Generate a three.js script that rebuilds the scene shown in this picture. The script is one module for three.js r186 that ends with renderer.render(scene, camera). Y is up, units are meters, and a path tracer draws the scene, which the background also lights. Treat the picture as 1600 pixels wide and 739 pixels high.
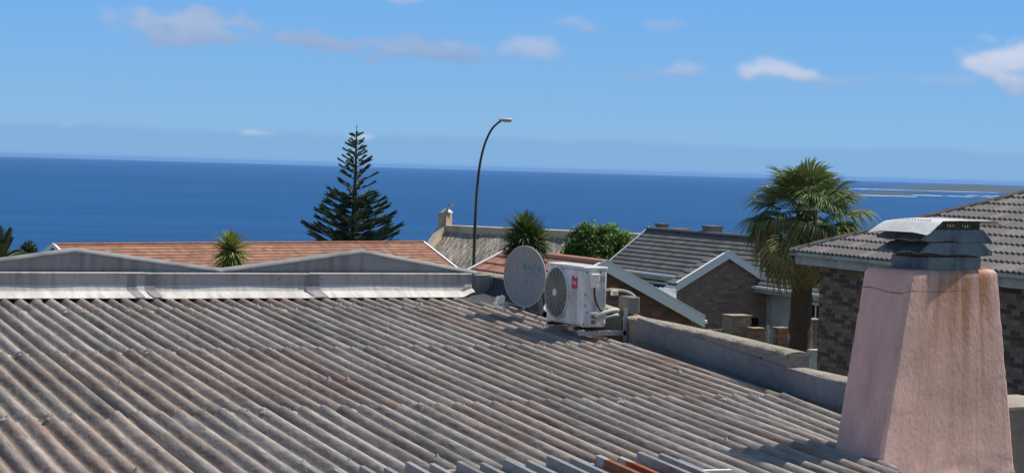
import * as THREE from 'three';
import { mergeGeometries, mergeVertices } from 'three/addons/utils/BufferGeometryUtils.js';
import { RoundedBoxGeometry } from 'three/addons/geometries/RoundedBoxGeometry.js';

// ---------------------------------------------------------------- camera, sky, sun, exposure
const scene = new THREE.Scene();
const camera = new THREE.PerspectiveCamera(14.043, 1024 / 472, 0.1, 90000);
camera.position.set(0, 4, 0);
camera.rotation.order = 'YXZ';
camera.rotation.set(-0.03535, -0.435, 0.02847);

const SUN_EL = 52 * Math.PI / 180, SUN_AZ = -3 * Math.PI / 180;
const sunDir = new THREE.Vector3(Math.cos(SUN_EL) * Math.cos(SUN_AZ), Math.sin(SUN_EL), Math.cos(SUN_EL) * Math.sin(SUN_AZ));
const sun = new THREE.DirectionalLight(new THREE.Color(1, 0.945, 0.86), 4.7);
sun.position.copy(sunDir).multiplyScalar(60).add(new THREE.Vector3(15, 0, -30));
sun.target.position.set(15, 0, -30);
sun.castShadow = true;
sun.shadow.mapSize.set(4096, 4096);
Object.assign(sun.shadow.camera, { left: -60, right: 60, top: 60, bottom: -60, near: 1, far: 220 });
scene.add(sun, sun.target);

const renderer = new THREE.WebGLRenderer({ antialias: true });
renderer.toneMapping = THREE.LinearToneMapping;
renderer.toneMappingExposure = 1.3;
renderer.shadowMap.enabled = true;

scene.fog = new THREE.FogExp2(0x84b8fa, 2.4e-5);

// seeded random numbers and periodic value noise
function rng(seed) { let a = seed >>> 0; return () => { a = a + 0x6D2B79F5 | 0; let t = Math.imul(a ^ a >>> 15, 1 | a); t = t + Math.imul(t ^ t >>> 7, 61 | t) ^ t; return ((t ^ t >>> 14) >>> 0) / 4294967296; }; }
function hash(x, y, s) { let h = Math.imul(x, 374761393) + Math.imul(y, 668265263) + Math.imul(s, 2147483647 - 1013); h = Math.imul(h ^ h >>> 13, 1274126177); return ((h ^ h >>> 16) >>> 0) / 4294967296; }
function vnoise(x, y, px, py, s) {
  const xi = Math.floor(x), yi = Math.floor(y), fx = x - xi, fy = y - yi;
  const u = fx * fx * (3 - 2 * fx), v = fy * fy * (3 - 2 * fy);
  const m = (a, n) => ((a % n) + n) % n;
  const a = hash(m(xi, px), m(yi, py), s), b = hash(m(xi + 1, px), m(yi, py), s), c = hash(m(xi, px), m(yi + 1, py), s), d = hash(m(xi + 1, px), m(yi + 1, py), s);
  return a + (b - a) * u + (c - a) * v + (a - b - c + d) * u * v;
}
function fbm(u, v, fx, fy, oct, s) {   // u, v in 0..1, tiles
  let t = 0, a = 0.5, n = 0;
  for (let o = 0; o < oct; o++) { t += a * vnoise(u * fx, v * fy, fx, fy, s + o * 17); n += a; a *= 0.5; fx *= 2; fy *= 2; }
  return t / n;
}
const sm = (a, b, x) => { const t = Math.min(1, Math.max(0, (x - a) / (b - a))); return t * t * (3 - 2 * t); };
const mix = (a, b, t) => a + (b - a) * t;

// the sky: clear air with a few small low clouds
{
  const W = 4096, H = 2048, data = new Float32Array(W * H * 4);
  const r = rng(77);
  const deg = 180 / Math.PI;
  // clouds: azimuth, elevation, half width, half height (degrees), density, whiteness
  const clouds = [
    [-74.9, 3.8, 1.95, 0.58, 1.4, 0.34], [-75.2, 3.95, 1.1, 0.34, 0.6, 0.55], [-71.3, 3.62, 1.5, 0.26, 0.85, 0.2], [-69.9, 3.5, 1.6, 0.3, 0.9, 0.2],
    [-68.2, 3.42, 1.5, 0.4, 0.9, 0.22], [-66.8, 3.5, 1.05, 0.4, 0.9, 0.38], [-66.6, 3.2, 1.6, 0.2, 0.85, 0.1], [-64.6, 3.45, 0.85, 0.4, 0.72, 0.62],
    [-63.3, 4.28, 0.55, 0.24, 0.5, 0.6], [-60.8, 4.35, 0.6, 0.22, 0.35, 0.5], [-61.6, 2.9, 1.0, 0.12, 0.45, 0.15], [-60.3, 2.97, 0.75, 0.24, 0.6, 0.6], [-58.1, 3.12, 0.7, 0.34, 0.9, 0.95],
    [-57.0, 3.02, 1.0, 0.32, 0.95, 0.92], [-55.7, 2.86, 1.3, 0.18, 0.55, 0.35], [-50.5, 3.5, 1.3, 0.75, 1.15, 1.0], [-50.2, 3.1, 1.0, 0.5, 0.9, 0.9], [-52.3, 2.95, 1.0, 0.22, 0.4, 0.5], [-53.4, 3.0, 0.8, 0.16, 0.35, 0.3],
    [-68.3, 5.0, 1.0, 0.2, 0.6, 0.7], [-76.8, 1.92, 0.35, 0.06, 0.4, 0.1], [-74.6, 1.86, 0.5, 0.07, 0.45, 0.1], [-64.1, 2.09, 0.5, 0.07, 0.4, 0.1], [-58, 1.85, 0.6, 0.06, 0.3, 0.1], [-56.6, 1.85, 0.5, 0.06, 0.3, 0.1],
    [-52, 1.85, 1.0, 0.1, 0.25, 0.4], [-78.1, 0.87, 0.35, 0.06, 0.6, 0.8], [-72.7, 0.83, 0.45, 0.08, 0.85, 1.0], [-71.0, 0.8, 0.3, 0.05, 0.6, 0.9], [-69.6, 0.8, 0.5, 0.07, 0.8, 0.95], [-80, 1.98, 0.4, 0.08, 0.4, 0.1],
  ];
  for (let k = 0; k < 90; k++) {           // the same kind of clouds all round
    const az = -50 + 5 + r() * 320; const e = 1.5 + 9 * r() * r();
    clouds.push([az > 180 ? az - 360 : az, e, 0.5 + 1.4 * r(), 0.15 + 0.35 * r(), 0.35 + 0.6 * r(), r()]);
  }
  const rowC = new Map();
  const gz = [[0, 0.27, 0.486, 0.755], [1, 0.262, 0.49, 0.765], [2.2, 0.236, 0.477, 0.79], [3.6, 0.203, 0.452, 0.815], [5, 0.178, 0.428, 0.835], [9, 0.172, 0.37, 0.7], [20, 0.165, 0.29, 0.5], [45, 0.15, 0.225, 0.355], [90, 0.135, 0.195, 0.3]];
  for (let j = 0; j < H; j++) {
    const el = ((j + 0.5) / H - 0.5) * 180;
    let c = [gz[0][1], gz[0][2], gz[0][3]];
    for (let k = 0; k + 1 < gz.length; k++) if (el >= gz[k][0] && el <= gz[k + 1][0]) { const t = (el - gz[k][0]) / (gz[k + 1][0] - gz[k][0]); c = [1, 2, 3].map(q => mix(gz[k][q], gz[k + 1][q], t)); }
    const near = clouds.filter(q => Math.abs(q[1] - el) < q[3] * 2.2 + 0.1);
    for (let i = 0; i < W; i++) {
      const o = (j * W + i) * 4;
      let [R, G, B] = c;
      if (el > 0 && el < 16) {
        const az = ((i + 0.5) / W - 0.5) * 360;
        if (el < 1.6) {   // a thin far bank of haze cloud with an uneven top
          const top = 0.72 + 0.22 * fbm(i / W, 0.3, 220, 1, 4, 5);
          const d = sm(top + 0.12, top - 0.05, el) * sm(-0.3, 0.5, el) * 0.75;
          R = mix(R, 0.222, d); G = mix(G, 0.42, d); B = mix(B, 0.70, d);
        }
        if (near.length) {
          let den = 0, wh = 0;
          const w1 = fbm(i / W, j / H, 420, 420, 4, 11) - 0.5, w2 = fbm(i / W, j / H, 420, 420, 4, 29) - 0.5, n = fbm(i / W, j / H, 300, 520, 5, 41);
          for (const q of near) {
            let da = az - q[0]; if (da > 180) da -= 360; if (da < -180) da += 360;
            if (Math.abs(da) > q[2] * 2.2) continue;
            const x = (da / q[2]) / 1.25 + w1 * 1.3, y = (el - q[1]) / q[3] / 1.2 + w2 * 1.5;
            const yy = y < 0 ? y * 1.25 : y, d = x * x + yy * yy;
            const m = q[4] * sm(1.2, -0.25, d) * sm(0.3, 0.85, n + 0.3 * (1 - d));
            if (m > 0) { wh = (wh * den + m * (q[5] * sm(-1.1, 0.5, y) + 0.15 * w1)) / (den + m); den = Math.max(den, m) + 0.2 * Math.min(den, m); }
          }
          den = Math.min(0.9, den * 1.2); wh = Math.min(1, Math.max(0, wh));
          R = mix(R, mix(0.25, 0.62, wh), den); G = mix(G, mix(0.385, 0.67, wh), den); B = mix(B, mix(0.63, 0.82, wh), den);
        }
      }
      data[o] = R / 1.3; data[o + 1] = G / 1.3; data[o + 2] = B / 1.3; data[o + 3] = 1;
    }
  }
  const t = new THREE.DataTexture(data, W, H, THREE.RGBAFormat, THREE.FloatType);
  t.mapping = THREE.EquirectangularReflectionMapping; t.magFilter = THREE.LinearFilter; t.minFilter = THREE.LinearFilter; t.needsUpdate = true;
  scene.background = t; scene.environment = t;
}

// ---------------------------------------------------------------- helpers
const used = {};
function numbered(n) { const k = used[n] || 0; used[n] = k + 1; return k ? `${n}_${String(k).padStart(3, '0')}` : n; }
function obj(name, geo, mat, parent) {
  const g = Array.isArray(geo) ? merge(geo) : geo;
  const m = new THREE.Mesh(g, mat); m.name = parent ? name : numbered(name); m.castShadow = m.receiveShadow = true;
  (parent || scene).add(m); return m;
}
function tag(o, label, category, group, kind) {
  if (label) o.userData.label = label; if (category) o.userData.category = category; if (group) o.userData.group = group; if (kind) o.userData.kind = kind; return o;
}
function thing(name, label, category, [x, y, z] = [0, 0, 0], turn = 0, group) {
  const o = new THREE.Group(); o.name = numbered(name); o.position.set(x, y, z); o.rotation.y = turn; scene.add(o); return tag(o, label, category, group);
}
function merge(list) {
  const l = list.map(g => { const n = g.index ? g.toNonIndexed() : g; for (const k of Object.keys(n.attributes)) if (!['position', 'normal', 'uv', 'color'].includes(k)) n.deleteAttribute(k); return n; });
  if (l.some(g => g.attributes.color)) for (const g of l) if (!g.attributes.color) tint(g, [1, 1, 1]);
  for (const g of l) if (!g.attributes.uv) g.setAttribute('uv', new THREE.BufferAttribute(new Float32Array(g.attributes.position.count * 2), 2));
  return l.length === 1 ? l[0] : mergeGeometries(l);
}
function tint(g, c) { const n = g.attributes.position.count, a = new Float32Array(n * 3); for (let i = 0; i < n; i++) { a[i * 3] = c[0]; a[i * 3 + 1] = c[1]; a[i * 3 + 2] = c[2]; } g.setAttribute('color', new THREE.BufferAttribute(a, 3)); return g; }
function muv(g0) {   // uv in metres from the dominant axis of each face
  const g = g0.index ? g0.toNonIndexed() : g0; const p = g.attributes.position, n = p.count, uv = new Float32Array(n * 2);
  const a = new THREE.Vector3(), b = new THREE.Vector3(), c = new THREE.Vector3();
  for (let i = 0; i < n; i += 3) {
    a.fromBufferAttribute(p, i); b.fromBufferAttribute(p, i + 1).sub(a); c.fromBufferAttribute(p, i + 2).sub(a); b.cross(c);
    const ax = Math.abs(b.x), ay = Math.abs(b.y), az = Math.abs(b.z);
    for (let k = 0; k < 3; k++) { a.fromBufferAttribute(p, i + k); const [u, v] = ay >= ax && ay >= az ? [a.x, a.z] : ax >= az ? [a.z, a.y] : [a.x, a.y]; uv[(i + k) * 2] = u; uv[(i + k) * 2 + 1] = v; }
  }
  g.setAttribute('uv', new THREE.BufferAttribute(uv, 2)); return g;
}
function box(w, h, d, x = 0, y = 0, z = 0, r = [0, 0, 0], bevel = 0) {
  const g = bevel ? new RoundedBoxGeometry(w, h, d, 2, bevel) : new THREE.BoxGeometry(w, h, d);
  if (r[0] || r[1] || r[2]) g.applyMatrix4(new THREE.Matrix4().makeRotationFromEuler(new THREE.Euler(...r)));
  g.translate(x, y, z); return muv(g);
}
function span(x0, x1, y0, y1, z0, z1, bevel) { return box(x1 - x0, y1 - y0, z1 - z0, (x0 + x1) / 2, (y0 + y1) / 2, (z0 + z1) / 2, [0, 0, 0], bevel); }
function tube(pts, r, seg = 24, rad = 8) { return muv(new THREE.TubeGeometry(new THREE.CatmullRomCurve3(pts.map(p => new THREE.Vector3(...p))), seg, r, rad)); }
function bar(a, b, w, h = w) {   // a square bar between two points
  const A = new THREE.Vector3(...a), B = new THREE.Vector3(...b), d = B.clone().sub(A), L = d.length();
  const g = new THREE.BoxGeometry(w, h, L); const q = new THREE.Matrix4().lookAt(B, A, Math.abs(d.y) > 0.98 * L ? new THREE.Vector3(1, 0, 0) : new THREE.Vector3(0, 1, 0)); g.applyMatrix4(q);
  g.translate((A.x + B.x) / 2, (A.y + B.y) / 2, (A.z + B.z) / 2); return muv(g);
}
function quads(pos, idx, uvs, cols) {
  const g = new THREE.BufferGeometry(); g.setAttribute('position', new THREE.Float32BufferAttribute(pos, 3));
  if (uvs) g.setAttribute('uv', new THREE.Float32BufferAttribute(uvs, 2)); if (cols) g.setAttribute('color', new THREE.Float32BufferAttribute(cols, 3));
  g.setIndex(idx); g.computeVertexNormals(); return g;
}
function prismXY(pts, z0, z1, bev = 0) {   // an outline in x, y made solid between z0 and z1
  const s = new THREE.Shape(pts.map(p => new THREE.Vector2(...p)));
  const g = new THREE.ExtrudeGeometry(s, { depth: z1 - z0 - 2 * bev, bevelEnabled: bev > 0, bevelSize: bev, bevelOffset: -bev, bevelThickness: bev, bevelSegments: 2 }); g.translate(0, 0, z0 + bev); return muv(g);
}

// ---------------------------------------------------------------- textures
function tex(w, h, f, srgb = true) {
  const d = new Uint8Array(w * h * 4);
  for (let j = 0; j < h; j++) for (let i = 0; i < w; i++) { const c = f((i + 0.5) / w, (j + 0.5) / h), o = (j * w + i) * 4; for (let k = 0; k < 3; k++) d[o + k] = Math.max(0, Math.min(255, Math.round((c.length ? c[k] : c) * 255))); d[o + 3] = 255; }
  const t = new THREE.DataTexture(d, w, h); t.wrapS = t.wrapT = THREE.RepeatWrapping; t.magFilter = THREE.LinearFilter; t.minFilter = THREE.LinearMipmapLinearFilter; t.generateMipmaps = true; if (srgb) t.colorSpace = THREE.SRGBColorSpace; t.needsUpdate = true; return t;
}
function rep(t, u, v) { const c = t.clone(); c.repeat.set(u, v); c.needsUpdate = true; return c; }
const grime = tex(512, 512, (u, v) => { const a = fbm(u, v, 3, 3, 6, 1), b = fbm(u, v, 40, 40, 3, 2); const s = 0.78 + 0.28 * a + 0.14 * (b - 0.5) - 0.16 * sm(0.55, 0.75, fbm(u, v, 6, 2, 4, 9)); return [s, s * 0.992, s * 0.98]; });
const rough = tex(512, 512, (u, v) => fbm(u, v, 24, 24, 5, 6), false);
const streaks = tex(512, 512, (u, v) => { const a = fbm(u, v, 40, 3, 5, 3), b = fbm(u, v, 4, 4, 5, 4); const s = 0.72 + 0.3 * a + 0.16 * b; return [s, s * 0.99, s * 0.975]; });
// weathered fibre cement: pale lichen, dark algae, long stains and iron red streaks; 2.4 m across, 4.8 m along
const cement = tex(1024, 1024, (u, v) => {
  const fine = fbm(u, v, 200, 60, 2, 21), mid = fbm(u, v, 60, 18, 3, 20), patch = fbm(u, v, 7, 7, 5, 22), rib = fbm(u, v, 17, 3, 3, 19), run = fbm(u, v, 40, 4, 4, 23), run2 = fbm(u, v, 130, 10, 3, 29), alg = fbm(u, v, 30, 6, 5, 24), red = fbm(u, v, 40, 5, 4, 25), red2 = fbm(u, v, 6, 9, 3, 26), lich = fbm(u, v, 90, 40, 3, 27);
  let r = 0.66, g = 0.624, b = 0.592;
  const k = 0.86 + 0.1 * (patch - 0.5) + 0.2 * (rib - 0.5) + 0.24 * (run - 0.5) + 0.22 * (run2 - 0.5) + 0.2 * (fine - 0.5) + 0.08 * (mid - 0.5); r *= k; g *= k; b *= k;
  const d = sm(0.46, 0.66, alg) * 0.42; r = mix(r, 0.33, d); g = mix(g, 0.295, d); b = mix(b, 0.275, d);
  const e = sm(0.56, 0.72, red) * sm(0.46, 0.7, red2); r = mix(r, 0.56, e * 0.5); g = mix(g, 0.42, e * 0.5); b = mix(b, 0.34, e * 0.5);
  const br = sm(0.45, 0.7, fbm(u, v, 5, 4, 4, 28)) * 0.22; r = mix(r, 0.52, br); g = mix(g, 0.465, br); b = mix(b, 0.425, br);
  const l = sm(0.6, 0.72, lich) * 0.18; r = mix(r, 0.74, l); g = mix(g, 0.72, l); b = mix(b, 0.69, l);
  return [r, g, b];
});
const cementBump = tex(512, 512, (u, v) => 0.6 * fbm(u, v, 60, 30, 4, 31) + 0.4 * fbm(u, v, 14, 8, 4, 32), false);
const thatchTex = tex(512, 512, (u, v) => { const a = fbm(u, v, 70, 10, 4, 51), b = fbm(u, v, 5, 5, 4, 52), c = fbm(u, v, 30, 6, 3, 53); const s = 0.34 + 0.55 * a + 0.25 * b + 0.3 * (c - 0.5); return [s, s * 0.965, s * 0.92]; });
const thatchBump = tex(512, 512, (u, v) => fbm(u, v, 60, 8, 5, 54), false);

// ---------------------------------------------------------------- materials
const M = {};
const std = (c, o = {}) => new THREE.MeshStandardMaterial({ color: c, roughness: 0.85, ...o });
const vc = (o = {}) => new THREE.MeshStandardMaterial({ vertexColors: true, roughness: 0.9, ...o });
const cmap = rep(cement, 1 / 2.336, 1 / 4.8), cbump = rep(cementBump, 1 / 1.2, 1 / 2.4);
M.cement = [0xffffff, 0xf1eeea, 0xfff6f2].map(c => new THREE.MeshStandardMaterial({ color: c, map: cmap, bumpMap: cbump, bumpScale: 0.006, roughness: 0.95 }));
const g1 = rep(grime, 1 / 1.7, 1 / 1.7), r1 = rep(rough, 1 / 0.8, 1 / 0.8), s1 = rep(streaks, 1 / 1.6, 1 / 2.2);
M.membrane = std(0xc9c7c6, { map: g1, bumpMap: r1, bumpScale: 0.004, roughness: 0.7 });
M.membraneUp = std(0x9c9795, { map: rep(streaks, 1 / 2.2, 1 / 0.9), bumpMap: r1, bumpScale: 0.005, roughness: 0.8 });
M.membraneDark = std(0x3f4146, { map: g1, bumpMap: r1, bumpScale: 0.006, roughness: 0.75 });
M.wallGrey = std(0x908b87, { map: g1, bumpMap: r1, bumpScale: 0.008, roughness: 0.95 });
M.coping = std(0xa69e92, { map: rep(grime, 1 / 0.9, 1 / 0.9), bumpMap: rep(rough, 1 / 0.4, 1 / 0.4), bumpScale: 0.012, roughness: 1 });
M.acWhite = std(0xeeeef0, { map: rep(grime, 0.7, 0.7), roughness: 0.45 });
M.plastic = std(0xdedcd6, { roughness: 0.5 });
M.darkMetal = std(0x2b2a28, { roughness: 0.6 });
M.galv = std(0x7c838c, { map: rep(grime, 2, 2), roughness: 0.5, metalness: 0.5 });
M.galvLight = std(0xc4c7c9, { map: rep(grime, 1.3, 1.3), roughness: 0.5, metalness: 0.35 });
M.cable = std(0x1d1d20, { roughness: 0.6 });
M.insul = std(0xb9b6ac, { roughness: 0.8 });
M.whitePaint = std(0xeeedec, { bumpMap: r1, bumpScale: 0.002, roughness: 0.6 });
M.whiteWall = std(0xcbc9c4, { map: g1, roughness: 0.9 });
M.beige = std(0xc9b9a1, { map: rep(grime, 0.2, 0.2), roughness: 0.95 });
M.mortar = std(0x7d746b, { map: g1, roughness: 1 });
M.mortarDark = std(0x8d8379, { map: g1, roughness: 1 });
M.brick = vc({ bumpMap: rep(rough, 4, 4), bumpScale: 0.004 });
M.tile = vc({ bumpMap: rep(rough, 3, 3), bumpScale: 0.003 });
M.under = std(0x2c2927, { roughness: 1 });
M.fascia = std(0xbdbab6, { map: rep(grime, 0.8, 0.8), roughness: 0.7 });
M.pole = std(0x5a4a46, { map: rep(grime, 0.5, 0.5), roughness: 0.75 });
M.lampHead = std(0x9a9c9e, { roughness: 0.5 });
M.bark = std(0x5b4a3c, { map: rep(streaks, 2, 1), bumpMap: rep(rough, 3, 1), bumpScale: 0.03, roughness: 1 });
M.leaf = new THREE.MeshPhysicalMaterial({ vertexColors: true, roughness: 0.75, specularIntensity: 0.5, transmission: 0.25, thickness: 0, side: THREE.DoubleSide });
M.leafSolid = vc({ roughness: 0.75, side: THREE.DoubleSide });
M.glass = std(0x11151a, { roughness: 0.08, metalness: 0.1 });
M.thatch = std(0xd6cfc4, { map: rep(thatchTex, 1 / 5, 1 / 5), bumpMap: rep(thatchBump, 1 / 3, 1 / 3), bumpScale: 0.15, roughness: 1 });
M.void = std(0x0b0a0a, { roughness: 1 });

// ---------------------------------------------------------------- ground, sea, far coast
{
  const rings = [0, 8, 16, 25, 35, 50, 65, 85, 105, 150, 220, 320, 450, 600, 760, 950], hts = [0, 0, 0, -0.2, -1.2, -1.9, -2.3, -3.9, -5.2, -9, -15, -25, -38, -50, -58, -62];
  const pos = [], idx = [], uv = [], n = 96;
  rings.forEach((R, k) => { for (let i = 0; i <= n; i++) { const a = i / n * Math.PI * 2, x = R * Math.cos(a), z = R * Math.sin(a); const sea = sm(-0.3, 0.25, (x * 0.42 - z * 0.91) / (R || 1)); const y = hts[k] * mix(-0.3, 1, sea) + (R > 100 ? (fbm(i / n, k / 16, 24, 8, 3, 71) - 0.5) * 0.01 * R : 0); pos.push(x, y - 0.02, z); uv.push(x, z); } });
  for (let k = 0; k + 1 < rings.length; k++) for (let i = 0; i < n; i++) { const a = k * (n + 1) + i, b = a + n + 1; idx.push(a, a + 1, b, a + 1, b + 1, b); }
  const gm = tex(512, 512, (u, v) => { const a = fbm(u, v, 6, 6, 6, 61), b = fbm(u, v, 60, 60, 3, 62); return [0.24 + 0.16 * a + 0.1 * b, 0.25 + 0.14 * a + 0.1 * b, 0.15 + 0.1 * a + 0.06 * b]; });
  tag(obj('ground', quads(pos, idx, uv), std(0xffffff, { map: rep(gm, 1 / 14, 1 / 14), roughness: 1, side: THREE.DoubleSide })), null, null, null, 'structure');

  const seaMap = tex(1024, 1024, (u, v) => { const a = fbm(u, v, 3, 3, 6, 81), b = fbm(u, v, 9, 60, 4, 82), c = fbm(u, v, 120, 200, 2, 83); const k = 0.89 + 0.16 * (a - 0.5) + 0.08 * (b - 0.5) + 0.1 * (c - 0.5); return [k * 0.97, k, k * 1.0]; });
  const g = new THREE.RingGeometry(300, 46000, 128, 24); g.rotateX(-Math.PI / 2);
  const p = g.attributes.position, u2 = new Float32Array(p.count * 2); for (let i = 0; i < p.count; i++) { u2[2 * i] = p.getX(i) * 0.907 + p.getZ(i) * 0.421; u2[2 * i + 1] = p.getZ(i) * 0.907 - p.getX(i) * 0.421; } g.setAttribute('uv', new THREE.BufferAttribute(u2, 2));
  const sea = obj('sea', g, new THREE.MeshPhysicalMaterial({ color: new THREE.Color().setRGB(0.022, 0.1, 0.27), map: rep(seaMap, 1 / 5200, 1 / 5200), roughness: 0.9, specularIntensity: 0.1 }));
  sea.position.y = -55; sea.receiveShadow = false; tag(sea, null, null, null, 'structure');

  // a low wooded headland and a reef in front of it, with surf
  const hill = (name, x, z, L, D, h, turn, seed) => {
    const g = new THREE.PlaneGeometry(L, D, 60, 16); g.rotateX(-Math.PI / 2); const p = g.attributes.position;
    for (let i = 0; i < p.count; i++) { const u = p.getX(i) / L + 0.5, v = p.getZ(i) / D + 0.5; const e = Math.pow(Math.max(0, Math.sin(Math.PI * u)), 0.8) * Math.pow(Math.max(0, Math.sin(Math.PI * v)), 0.7); p.setY(i, h * e * (0.55 + 0.9 * fbm(u * 0.999, v * 0.999, 7, 4, 4, seed)) - 4); }
    g.computeVertexNormals(); const m = obj(name, muv(g), std(0x3f463c, { map: rep(grime, 1 / 400, 1 / 400), roughness: 1 })); m.position.set(x, -55, z); m.rotation.y = turn; return tag(m, null, null, null, 'structure');
  };
  hill('headland', 7950, -9900, 3400, 900, 40, 0.62, 91);
  hill('reef', 4480, -6130, 820, 200, 14, 0.62, 92);
  const surf = (x, z, L, Wd, turn, seed) => {
    const pos = [], idx = [], n = 40; for (let i = 0; i <= n; i++) { const t = i / n, w = 0.55 * Wd * Math.sin(Math.PI * t) * Math.max(0.02, 2.2 * fbm(t * 0.999, 0.5, 11, 1, 3, seed) - 0.7); const o = (fbm(t * 0.999, 0.1, 5, 1, 3, seed + 5) - 0.5) * Wd; pos.push((t - 0.5) * L, 0, o - w / 2, (t - 0.5) * L, 1.5, o, (t - 0.5) * L, 0, o + w / 2); if (i < n) { const a = i * 3; idx.push(a, a + 1, a + 3, a + 1, a + 4, a + 3, a + 1, a + 2, a + 4, a + 2, a + 5, a + 4); } }
    const m = obj('surf', quads(pos, idx), std(0xcfd9e2, { roughness: 1, side: THREE.DoubleSide })); m.position.set(x, -54.6, z); m.rotation.y = turn; tag(m, null, null, null, 'structure');
  };
  surf(6350, -8830, 1400, 130, -0.45, 3); surf(5950, -8700, 500, 80, -0.45, 8); surf(3960, -5560, 340, 60, -0.45, 14); surf(4640, -6000, 420, 40, -0.45, 17); surf(7000, -9100, 700, 60, -0.45, 19); surf(5300, -6500, 300, 30, -0.45, 23);
}

// ---------------------------------------------------------------- the corrugated roof in front
const ZF = -18.64, Y0 = 2.6, SL = 0.056, PITCH = 0.146;
const wave = c => 0.0285 * (c - 0.22 * (c * c - 1));
const roofY = z => Y0 - SL * (z - ZF);
{
  const t = thing('corrugated_roof_house', 'weathered grey corrugated fibre cement roof filling the foreground', 'roof');
  obj('wall', [span(-1.6, 8.45, 0, 1.78, -18.5, -9.3)], M.whiteWall, t);
  const r = rng(5);
  const COLW = 7 * PITCH;               // a sheet covers seven corrugations
  const rows = [[-18.62, -17.62], [-17.78, -15.15], [-15.3, -12.52], [-12.67, -9.4]];
  const bolts = [], grey = (c, q) => { const k = 0.65 + 0.5 * q(); return c.map(v => v * k); };
  rows.forEach(([zb, zEnd], row) => {
    for (let c = 0; c < 11; c++) {
      const za = row === 3 && c < 2 ? (c ? -9.8 : -9.95) : zEnd;
      const x1 = 8.33 - c * COLW, x0 = x1 - COLW - PITCH * 0.74;
      const nx = Math.round((x1 - x0) / PITCH * 14), nz = Math.max(5, Math.round((za - zb) / 0.16));
      const lift = r() * 0.003, ou = Math.floor(r() * 16) * PITCH - 8.33, ov = r() * 4.8, tip = (r() - 0.5) * 0.05, bow = (r() - 0.5) * 0.01, sh = (r() - 0.5) * 0.006;
      const pos = [], uv = [], idx = [];
      const put = (x, z, k) => {
        const s = (z - zb) / (za - zb), e = (x - x0) / (x1 - x0);
        const ph = (8.33 - x) / PITCH * 2 * Math.PI;
        let y = roofY(z) + wave(Math.cos(ph + Math.PI + 0.35)) + lift + bow * Math.sin(Math.PI * s) + 0.004 * (fbm(((x + 20) * 0.11) % 1, ((z + 40) * 0.13) % 1, 9, 9, 3, 33 + row) - 0.5);
        y += 0.008 * (1 - s) + (row > 0 && s < 0.1 ? (0.004 + 0.014 * (fbm(((x + 20) * 0.25) % 1, 0.3, 29, 3, 2, 90 + row) - 0.5)) * sm(0.1, 0.02, s) : 0);      // the nearer sheet lies over the farther one
        y += 0.0045 * (1 - sm(0, 0.1, e));                                                // its left edge lies over the next sheet
        const zz = z - (row === 3 && c === 0 ? s * 0.97 * sm(7.4, 7.8, x) : 0) + (k === 'end' ? tip * (e - 0.5) + 0.012 * (fbm(e * 0.99, 0.2 + row * 0.1, 14, 3, 3, 60 + c) - 0.5) : 0);
        pos.push(x + sh, y, zz); uv.push(x + ou, z + ov);
      };
      for (let j = 0; j <= nz; j++) for (let i = 0; i <= nx; i++) put(x0 + (x1 - x0) * i / nx, zb + (za - zb) * j / nz, j === 0 || j === nz ? 'end' : '');
      const N = nx + 1, top = pos.length / 3;
      for (let j = 0; j < nz; j++) for (let i = 0; i < nx; i++) { const a = j * N + i, b = a + N; idx.push(a, b, a + 1, a + 1, b, b + 1); }
      // the edges have the thickness of the sheet
      const rim = []; for (let i = 0; i <= nx; i++) rim.push(i); for (let j = 1; j <= nz; j++) rim.push(j * N + nx); for (let i = nx - 1; i >= 0; i--) rim.push(nz * N + i); for (let j = nz - 1; j > 0; j--) rim.push(j * N);
      rim.forEach(k => { pos.push(pos[3 * k], pos[3 * k + 1], pos[3 * k + 2], pos[3 * k], pos[3 * k + 1] - 0.007, pos[3 * k + 2]); uv.push(uv[2 * k], uv[2 * k + 1], uv[2 * k], uv[2 * k + 1] + 0.007); });
      for (let k = 0; k < rim.length; k++) { const a = top + 2 * k, b = top + 2 * ((k + 1) % rim.length); idx.push(a, b, a + 1, b, b + 1, a + 1); }
      const m = obj('roof_sheet', quads(pos, idx, uv), M.cement[Math.floor(r() * 3)], t);
      // bolts and lumps of sealant on the crests along the purlins
      for (const zc of [zb + 0.1, (zb + za) / 2 + 0.1]) for (let q = 0; q < 7; q++) {
        const lap = zc < zb + 0.2; if (r() > (lap ? 0.4 : 0.12)) continue;
        const x = 8.33 - (c * 7 + q + 0.5 - 0.35 / 6.283) * PITCH, z = zc + (r() - 0.5) * 0.06, y = roofY(z) + 0.023 + 0.006;
        const cap = new THREE.ConeGeometry(0.015 + 0.007 * r(), 0.022 + 0.012 * r(), 7); cap.translate(x, y + 0.012, z); bolts.push(tint(muv(cap), grey([0.25, 0.24, 0.23], r)));
        if (lap && r() < 0.6) { const b = new THREE.IcosahedronGeometry(1, 2); const p = b.attributes.position; for (let k = 0; k < p.count; k++) { const f = 1 + 0.2 * (hash(Math.round(p.getX(k) * 50), Math.round(p.getY(k) * 50 + p.getZ(k) * 900), q + c * 7) - 0.5); p.setXYZ(k, p.getX(k) * f * 0.045, p.getY(k) * f * 0.018, p.getZ(k) * f * (0.05 + 0.03 * r() * 0)); } b.translate(x + (r() - 0.5) * 0.03, y - 0.012, z + 0.01); b.computeVertexNormals(); bolts.push(tint(muv(b), grey([0.3, 0.285, 0.265], r))); }
      }
    }
  });
  tag(obj('bolt_cap', merge(bolts), vc(), t), null, null, null, 'stuff');
}

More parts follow.
